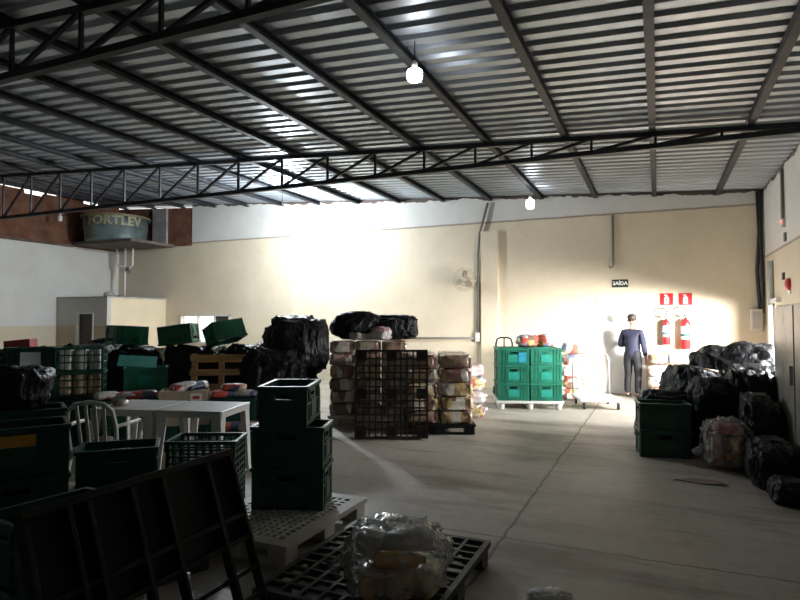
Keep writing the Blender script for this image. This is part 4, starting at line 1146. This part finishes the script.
def bottle(loc, rot, label, body, cap, h=0.26, r=0.042, label_mat=None):
    t = thing('plastic_bottle', loc, label, 'bottle', 0, None, tuple(R(a) for a in rot))
    MB().lathe([(r * 0.85, 0), (r, 0.012), (r, h * 0.62), (r * 0.9, h * 0.70), (r * 0.42, h * 0.86), (r * 0.36, h * 0.92)], 16).build('bottle_body', body, t, True)
    MB().lathe([(r * 0.44, h * 0.90), (r * 0.44, h), (r * 0.2, h * 1.003)], 14).build('cap', cap, t)
    if label_mat: MB().lathe([(r * 1.01, h * 0.2), (r * 1.01, h * 0.55)], 16).build('paper_label', label_mat, t, True)
    return t
zb = 0.152
bx0, by0 = -1.33, 2.98
def clear_bag(loc, rx, ry, h, seed, label, rz=0):
    t = thing('clear_bag', loc, label, 'bag', R(rz))
    blob('film_wrap', M['film'], rx, ry, h / 1.86, seed, 5, 0.75, 0.14, True, 2.3, t, 0.10)
    m = MB(); m.tube([(-rx * 0.92, 0, h * 0.35), (-rx * 1.05, 0.02, h * 0.3), (-rx * 1.18, -0.02, h * 0.22)], 0.02, 8, False, [0.06, 0.02, 0.06])
    m.build('twisted_end', M['film'], t, True)
    return t
clear_bag((bx0, by0, zb), 0.31, 0.25, 0.38, 31, 'clear plastic bag of groceries on the dark grid pallet in front', 15)
FRONT = [('food_packet', 'food_b', (-0.13, -0.06, 0.005), (0, 0, 100), (0.15, 0.075, 0.13), 'brown packet low at the left inside the front clear bag'),
         ('food_packet', 'beige', (0.03, -0.08, 0.005), (0, 0, 90), (0.11, 0.08, 0.15), 'beige packet low in the middle inside the front clear bag'),
         ('food_packet', 'food_a', (0.17, -0.03, 0.005), (0, 0, 80), (0.14, 0.07, 0.15), 'tan packet low at the right inside the front clear bag'),
         ('food_packet', 'pack_white', (0.0, 0.09, 0.005), (0, 0, 5), (0.2, 0.06, 0.16), 'white packet at the back inside the front clear bag'),
         ('food_packet', 'whitepack', (-0.14, 0.02, 0.165), (0, 10, 30), (0.10, 0.09, 0.12), 'white packet upper left inside the front clear bag'),
         ('food_packet', 'whitepack', (0.06, 0.03, 0.21), (0, -6, 10), (0.15, 0.10, 0.11), 'white packet on top inside the front clear bag')]
for nm, mt, l, r_, s, lab in FRONT:
    packet(M[mt], on((bx0, by0), 15, l[0], l[1], zb + l[2]), (r_[0], r_[1], r_[2] + 15), lab, s[0], s[1], s[2], 90 + len(lab))
bottle(on((bx0, by0), 15, -0.10, -0.13, zb + 0.20), (0, 90, 20), 'yellow oil bottle lying inside the front clear bag', M['yellow_oil'], M['yellow_cap'], 0.27, 0.045)

# large black pallet leaning on its side at the front left
t = thing('plastic_pallet', (-1.93, 2.06, 0), 'black ribbed pallet leaning on its edge at the front left corner', 'pallet', 0, None, (0, R(-19), 0))
m = MB()
PW, PH = 0.60, 0.94
m.bx(-0.03, 0.03, -PW, PW, PH - 0.035, PH); m.bx(-0.03, 0.03, -PW, PW, 0.0, 0.035)
for yv in (-PW + 0.015, -0.40, -0.31, -0.09, 0.09, 0.40, PW - 0.015): m.bx(-0.025, 0.025, yv - 0.012, yv + 0.012, 0.03, PH - 0.02)
for zz in (0.16, 0.30, 0.46, 0.58): m.bx(-0.02, 0.02, -PW, PW, zz - 0.012, zz + 0.012)
m.build('rib_frame', M['pallet_black'], t, bevel=0.004)
m = MB(); m.bx(-0.035, -0.028, -PW + 0.01, PW - 0.01, 0.46, PH - 0.01)
m.build('deck_panel', M['pallet_black'], t)
# drinks and packets left on the floor behind it
for i, (yv, xv, lab) in enumerate(((2.42, -2.30, 'clear bottle lying behind the leaning black pallet, farthest from us'), (2.22, -2.36, 'clear bottle behind the leaning black pallet, second one'), (2.04, -2.30, 'clear bottle behind the leaning black pallet, third one'))):
    bottle((xv, yv, 0.0), (0, 0, 0), lab, M['clear_bottle'], M['label_white'], 0.28, 0.042, M['label_white'])
packet(M['pack_red'], (-2.36, 1.86, 0.0), (0, 0, 60), 'red packet on the floor behind the leaning black pallet, left one', 0.11, 0.07, 0.2, 97)
packet(M['pack_red'], (-2.62, 2.12, 0.0), (0, 0, 20), 'red packet on the floor behind the leaning black pallet, rear one', 0.11, 0.07, 0.24, 98)
crate_stack('dark', -2.95, 2.15, 82, 2, 'stack behind the leaning black pallet')
crate_stack('dark', -2.95, 2.82, 75, 1, 'added to darken the gap between the leaning and white pallets')  # added crate, put here to darken the floor behind the pallet

# white rag on the floor
o = blob('cotton_rag', M['rag'], 0.14, 0.075, 0.035, 33, 4, 0.9, 0.35, True, 2.6, None, 0.3); o.location = (-0.60, 3.50, 0); o.rotation_euler = (0, 0, R(20))
tag(o, 'crumpled white rag on the concrete floor at the bottom edge', 'rag')

# ------------------------------------------------------------------ right side pile
crate('dark', (0.03, 7.78, 0), 10, 'bottom green crate at the left front of the right bag pile')
crate('dark', (0.03, 7.78, CH), 9, 'upper green crate at the left front of the right bag pile')
bin_bag(0.08, 8.40, 0, 0.40, 0.36, 0.74, 41, 'black bag behind the two crates at the left of the right pile', 10, ex=0.6)
bin_bag(0.44, 8.98, 0, 0.42, 0.46, 1.02, 42, 'black bag in the middle of the right pile', 20, ex=0.7)
bin_bag(1.06, 9.35, 0, 0.74, 0.60, 1.33, 43, 'tallest black bag at the back of the right pile before the opening', 0, ex=0.8)
bin_bag(0.64, 8.38, 0, 0.42, 0.42, 0.92, 44, 'black bag behind the clear food bag on the right', 10, ex=0.65)
bin_bag(1.06, 8.42, 0, 0.34, 0.46, 1.08, 45, 'black bag upper right of the right pile beside the grey cabinet', 0, ex=0.65)
bin_bag(0.99, 6.85, 0, 0.22, 0.42, 0.46, 46, 'low black bag on the floor in front of the grey cabinet', 0, ex=0.65)
bin_bag(1.02, 7.62, 0, 0.22, 0.40, 0.82, 47, 'black bag leaning on the grey cabinet behind the low bag', 0, ex=0.65)
bin_bag(1.03, 6.22, 0, 0.15, 0.22, 0.22, 48, 'small black bag nearest at the foot of the grey cabinet', 0)
packet(M['beige'], (0.62, 8.62, 0.95), (0, 10, 30), 'small tan scrap of packaging on the right bag pile', 0.09, 0.05, 0.03, 99)
cb = (0.66, 7.28)
clear_bag((cb[0], cb[1], 0.06), 0.25, 0.22, 0.52, 35, 'clear bag of food bundled in front of the right black pile', 10)
packet(M['food_b'], on(cb, 10, -0.08, 0.0, 0.08), (0, 0, 80), 'brown packet at the left inside the right clear bag', 0.15, 0.08, 0.3, 101)
packet(M['food_a'], on(cb, 10, 0.09, 0.0, 0.08), (0, 0, 90), 'tan packet at the right inside the right clear bag', 0.15, 0.08, 0.3, 102)
packet(M['pack_white'], on(cb, 10, 0.0, 0.0, 0.39), (0, 8, 10), 'pale packet on top inside the right clear bag', 0.15, 0.12, 0.12, 103)
bottle(on(cb, 10, -0.04, -0.14, 0.16), (0, 80, 15), 'yellow oil bottle low inside the right clear bag', M['yellow_oil'], M['yellow_cap'], 0.2, 0.035)
o = MB().poly([(-0.22, -0.02, 0.004), (-0.05, 0.10, 0.006), (0.2, 0.09, 0.004), (0.24, -0.06, 0.02), (0.05, -0.10, 0.005)], (0, 0, 0.005)).build('cardboard_piece', M['cardboard']); o.location = (0.34, 6.62, 0.0)
tag(o, 'flat torn piece of brown cardboard on the floor before the pile', 'cardboard')

# tall worn cabinet along the right side
t = thing('steel_cabinet', (1.25, 6.6, 0), 'tall worn grey steel cabinet with dark door seams at the right edge', 'cabinet')
MB().bx(0.02, 0.58, -1.75, 1.52, 0.06, 1.79).build('cabinet_body', M['cabinet'], t, bevel=0.008)
MB().bx(0.05, 0.55, -1.72, 1.49, 0, 0.06).build('plinth', M['dark_gap'], t)
for a, b_ in ((-1.73, -0.66), (-0.62, 0.40), (0.46, 1.50)):
    dr = MB().bx(0.0, 0.02, a, b_, 0.08, 1.77).build('cabinet_door', M['cabinet'], t, bevel=0.004)
    MB().bx(-0.03, 0.0, a + 0.05, a + 0.075, 0.95, 1.15).build('handle', M['metal'], dr)

# ------------------------------------------------------------------ the person at the door
def skin_mesh(name, mat, verts, edges, rad, root=0, sub=2, parent=None):
    me = bpy.data.meshes.new('tmp'); me.from_pydata([Vector(v) for v in verts], edges, []); me.update()
    o = bpy.data.objects.new('tmp', me); C.objects.link(o)
    o.modifiers.new('skin', 'SKIN')
    sv = me.skin_vertices[0].data
    for i, r in enumerate(rad):
        sv[i].radius = r if isinstance(r, tuple) else (r, r)
        sv[i].use_root = (i == root)
    ss = o.modifiers.new('sub', 'SUBSURF'); ss.levels = sub; ss.render_levels = sub
    dg = bpy.context.evaluated_depsgraph_get(); dg.update()
    m2 = bpy.data.meshes.new_from_object(o.evaluated_get(dg))
    bpy.data.objects.remove(o)
    for p_ in m2.polygons: p_.use_smooth = True
    m2.materials.clear(); m2.materials.append(mat); m2.name = name
    ob = bpy.data.objects.new(name, m2); C.objects.link(ob)
    if parent: ob.parent = parent
    return ob
class Sk:
    def __init__(s): s.v = []; s.e = []; s.r = []
    def add(s, p, r, par=None):
        s.v.append(p); s.r.append(r); i = len(s.v) - 1
        if par is not None: s.e.append((par, i))
        return i
    def chain(s, par, pts):
        for p, r in pts: par = s.add(p, r, par)
        return par
t = thing('person', (-0.50, 13.22, 0), 'person in dark navy shirt and black trousers standing before the white door with bent arm', 'person', R(160))
# local frame: faces -Y, left side is +X
s = Sk()
pel = s.add((0, 0, 0.92), 0.13)
wst = s.add((0, 0.0, 1.06), 0.115, pel)
ch = s.add((0, 0.005, 1.25), 0.13, wst)
up_ = s.add((0, 0.01, 1.37), 0.095, ch)
nk = s.add((0, 0.0, 1.45), 0.052, up_)
nk2 = s.add((0, -0.015, 1.50), 0.05, nk)
hd = s.chain(nk2, [((0, -0.03, 1.55), 0.072), ((0, -0.025, 1.61), 0.088), ((0, -0.015, 1.66), 0.085), ((0, -0.01, 1.70), 0.05)])
ARMS = {-1: [((-0.17, 0.01, 1.36), 0.058), ((-0.22, 0.02, 1.22), 0.048), ((-0.25, 0.03, 1.06), 0.042), ((-0.24, -0.06, 0.92), 0.034), ((-0.235, -0.10, 0.83), 0.026)],
        1: [((0.17, 0.01, 1.36), 0.058), ((0.23, 0.0, 1.22), 0.048), ((0.27, -0.02, 1.07), 0.042), ((0.17, -0.19, 1.13), 0.034), ((0.10, -0.26, 1.18), 0.026)]}
def hand(s, wrist, i_w, d, side, up_v):
    d = Vector(d).normalized(); up_v = Vector(up_v).normalized(); sd = d.cross(up_v).normalized()
    w = Vector(wrist)
    palm = s.add(tuple(w + d * 0.045), 0.026, i_w)
    for k, ln in enumerate((0.068, 0.078, 0.073, 0.058)):
        b0 = w + d * 0.085 + sd * (0.030 - 0.020 * k)
        a = s.add(tuple(b0), 0.0105, palm)
        s.chain(a, [(tuple(b0 + d * ln * 0.5 + up_v * 0.006), 0.009), (tuple(b0 + d * ln * 0.9 + up_v * 0.024), 0.0075)])
    th0 = w + d * 0.035 + sd * 0.034
    a = s.add(tuple(th0), 0.012, palm)
    s.chain(a, [(tuple(th0 + d * 0.030 + sd * 0.022 + up_v * 0.01), 0.0105), (tuple(th0 + d * 0.055 + sd * 0.026 + up_v * 0.018), 0.009)])
for sd_ in (-1, 1):
    end = s.chain(up_, ARMS[sd_])
    a, b_ = Vector(ARMS[sd_][-2][0]), Vector(ARMS[sd_][-1][0])
    hand(s, b_, end, b_ - a, sd_, (0.9 * -sd_, -0.2, 0.1) if sd_ == -1 else (-0.2, 0.2, 0.9))
LEGS = {}
for sd_ in (-1, 1):
    LEGS[sd_] = [((sd_ * 0.09, 0, 0.84), 0.092), ((sd_ * 0.10, -0.01, 0.66), 0.078), ((sd_ * 0.105, -0.015, 0.48), 0.056), ((sd_ * 0.11, 0.01, 0.32), 0.054), ((sd_ * 0.11, 0.02, 0.075), 0.036)]
    e = s.chain(pel, LEGS[sd_])
    s.chain(e, [((sd_ * 0.115, -0.03, 0.045), 0.036), ((sd_ * 0.125, -0.13, 0.032), 0.028)])
body = skin_mesh('body', M['skin'], s.v, s.e, s.r, 0, 2, t)
# face
bmx = bmesh.new(); bmx.from_mesh(body.data)
for v in bmx.verts:
    if v.co.z > 1.5 and v.co.y < -0.06:
        dx, dz = v.co.x, v.co.z - 1.60
        v.co.y -= 0.022 * math.exp(-(dx / 0.018) ** 2 - ((dz + 0.005) / 0.022) ** 2)
        for q in (-1, 1): v.co.y += 0.012 * math.exp(-((dx - q * 0.034) / 0.016) ** 2 - ((dz - 0.025) / 0.014) ** 2)
bmx.to_mesh(body.data); bmx.free()
for q in (-1, 1):
    MB().lathe([(0.002, -0.011), (0.009, -0.006), (0.011, 0), (0.009, 0.006), (0.002, 0.011)], 10, (q * 0.034, -0.098, 1.622)).build('eye', M['label_white'], t, True)
    MB().lathe([(0.01, 0), (0.022, 0.006), (0.03, 0.02), (0.022, 0.05), (0.008, 0.058)], 8, (q * 0.092, -0.01, 1.575)).build('ear', M['skin'], t, True)
MB().tube([(-0.022, -0.100, 1.565), (0, -0.106, 1.563), (0.022, -0.100, 1.565)], 0.006, 6).build('mouth', M['redbox'], t, True)
h = blob('hair', M['hair'], 0.098, 0.105, 0.085, 55, 4, 1.0, 0.08, False, 3.0, t); h.location = (0, 0.008, 1.585)
bmx = bmesh.new(); bmx.from_mesh(h.data)
bmesh.ops.delete(bmx, geom=[v for v in bmx.verts if v.co.y < -0.03 and v.co.z < 0.085], context='VERTS')
bmx.to_mesh(h.data); bmx.free()
s = Sk()
a0 = s.add((0, 0, 0.80), 0.172); a1 = s.add((0, 0, 0.98), 0.168, a0); a2 = s.add((0, 0.003, 1.10), 0.165, a1); a3 = s.add((0, 0.005, 1.25), 0.168, a2); a4 = s.add((0, 0.01, 1.37), 0.118, a3)
s.add((0, 0.005, 1.43), 0.066, a4)
for sd_ in (-1, 1):
    pts = [(p_, r + 0.022) for p_, r in ARMS[sd_][:4]]
    q = Vector(ARMS[sd_][3][0]).lerp(Vector(ARMS[sd_][4][0]), 0.6)
    s.chain(a4, pts + [(tuple(q), 0.046)])
skin_mesh('shirt', M['shirt'], s.v, s.e, s.r, 0, 2, t)
s = Sk(); a0 = s.add((0, 0, 0.95), 0.150); s.add((0, 0, 1.08), 0.140, a0)
for sd_ in (-1, 1): s.chain(a0, [(p_, r + 0.02 + (0.012 if k == 4 else 0)) for k, (p_, r) in enumerate(LEGS[sd_])])
skin_mesh('trousers', M['trousers'], s.v, s.e, s.r, 0, 2, t)
for sd_ in (-1, 1):
    s = Sk(); a0 = s.add((sd_ * 0.11, 0.035, 0.05), 0.046); s.chain(a0, [((sd_ * 0.115, -0.05, 0.046), 0.045), ((sd_ * 0.125, -0.15, 0.038), 0.036)])
    skin_mesh('shoe', M['shoe'], s.v, s.e, s.r, 0, 2, t)
# squash the figure's chest front to back a little
for c_ in t.children:
    if c_.name.startswith(('shirt', 'body')):
        for v in c_.data.vertices:
            if 0.72 < v.co.z < 1.42 and abs(v.co.x) < 0.19 and abs(v.co.y) < 0.16: v.co.y *= 0.84

# ------------------------------------------------------------------ repeats share a group phrase
def group_of(o):
    n = o.name.split('.')[0]; l = o.get('label', '')
    if n == 'plastic_crate':
        for key, g in (('white pallet by the back wall', 'green crates on the white pallet by the back wall'), ('rear heap', 'green crates thrown on the rear heap'),
                       ('front stack', 'dark crates of the front stack'), ('right bag pile', 'dark crates before the right bag pile'), ('lattice', 'open lattice crates'),
                       ('left edge', 'dark crates at the left edge'), ('leaning', 'dark crates behind the leaning pallet'), ('nearest the chair', 'low open crates by the chair')):
            if key in l: return g
        return 'dark green crates stacked behind the tables'
    if n == 'food_bundle':
        for key, g in (('right food stack', 'food bundles of the right stack'), ('left food stack', 'food bundles of the left stack'), ('extinguishers', 'grocery bags piled beside the door'),
                       ('grocery column', 'grocery bundles behind the green crates'), ('on top of the green crates', 'grocery bundles on the green crates')):
            if key in l: return g
        return 'pale bundles behind the right stack'
    if n == 'garbage_bag':
        if 'cabinet' in l or 'right' in l and 'pallet' not in l: return 'black bags of the right pile'
        if 'left edge of the view' in l or 'left edge crate' in l: return 'black bags at the left edge'
        return 'black bags of the rear heap'
    if n == 'food_packet':
        return 'packets in the clear bags' if 'clear bag' in l else 'packets lying on crates and tables'
    return {'plastic_pallet': 'plastic pallets', 'plastic_table': 'white plastic tables', 'fire_extinguisher': 'wall fire extinguishers', 'fire_sign': 'red fire signs',
            'pendant_lamp': 'bulbs hanging from the roof', 'cable_conduit': 'grey conduits on the walls', 'plastic_bottle': 'plastic bottles', 'clear_bag': 'clear bags of groceries',
            'wall_switch': 'switches on the right wall', 'paper_pack': 'beige packs in the lattice crate', 'wrapped_pack': 'white packs in the lattice crate'}.get(n)
for o in list(C.objects):
    if o.parent is None and 'label' in o.keys():
        g_ = group_of(o)
        if g_: o['group'] = g_
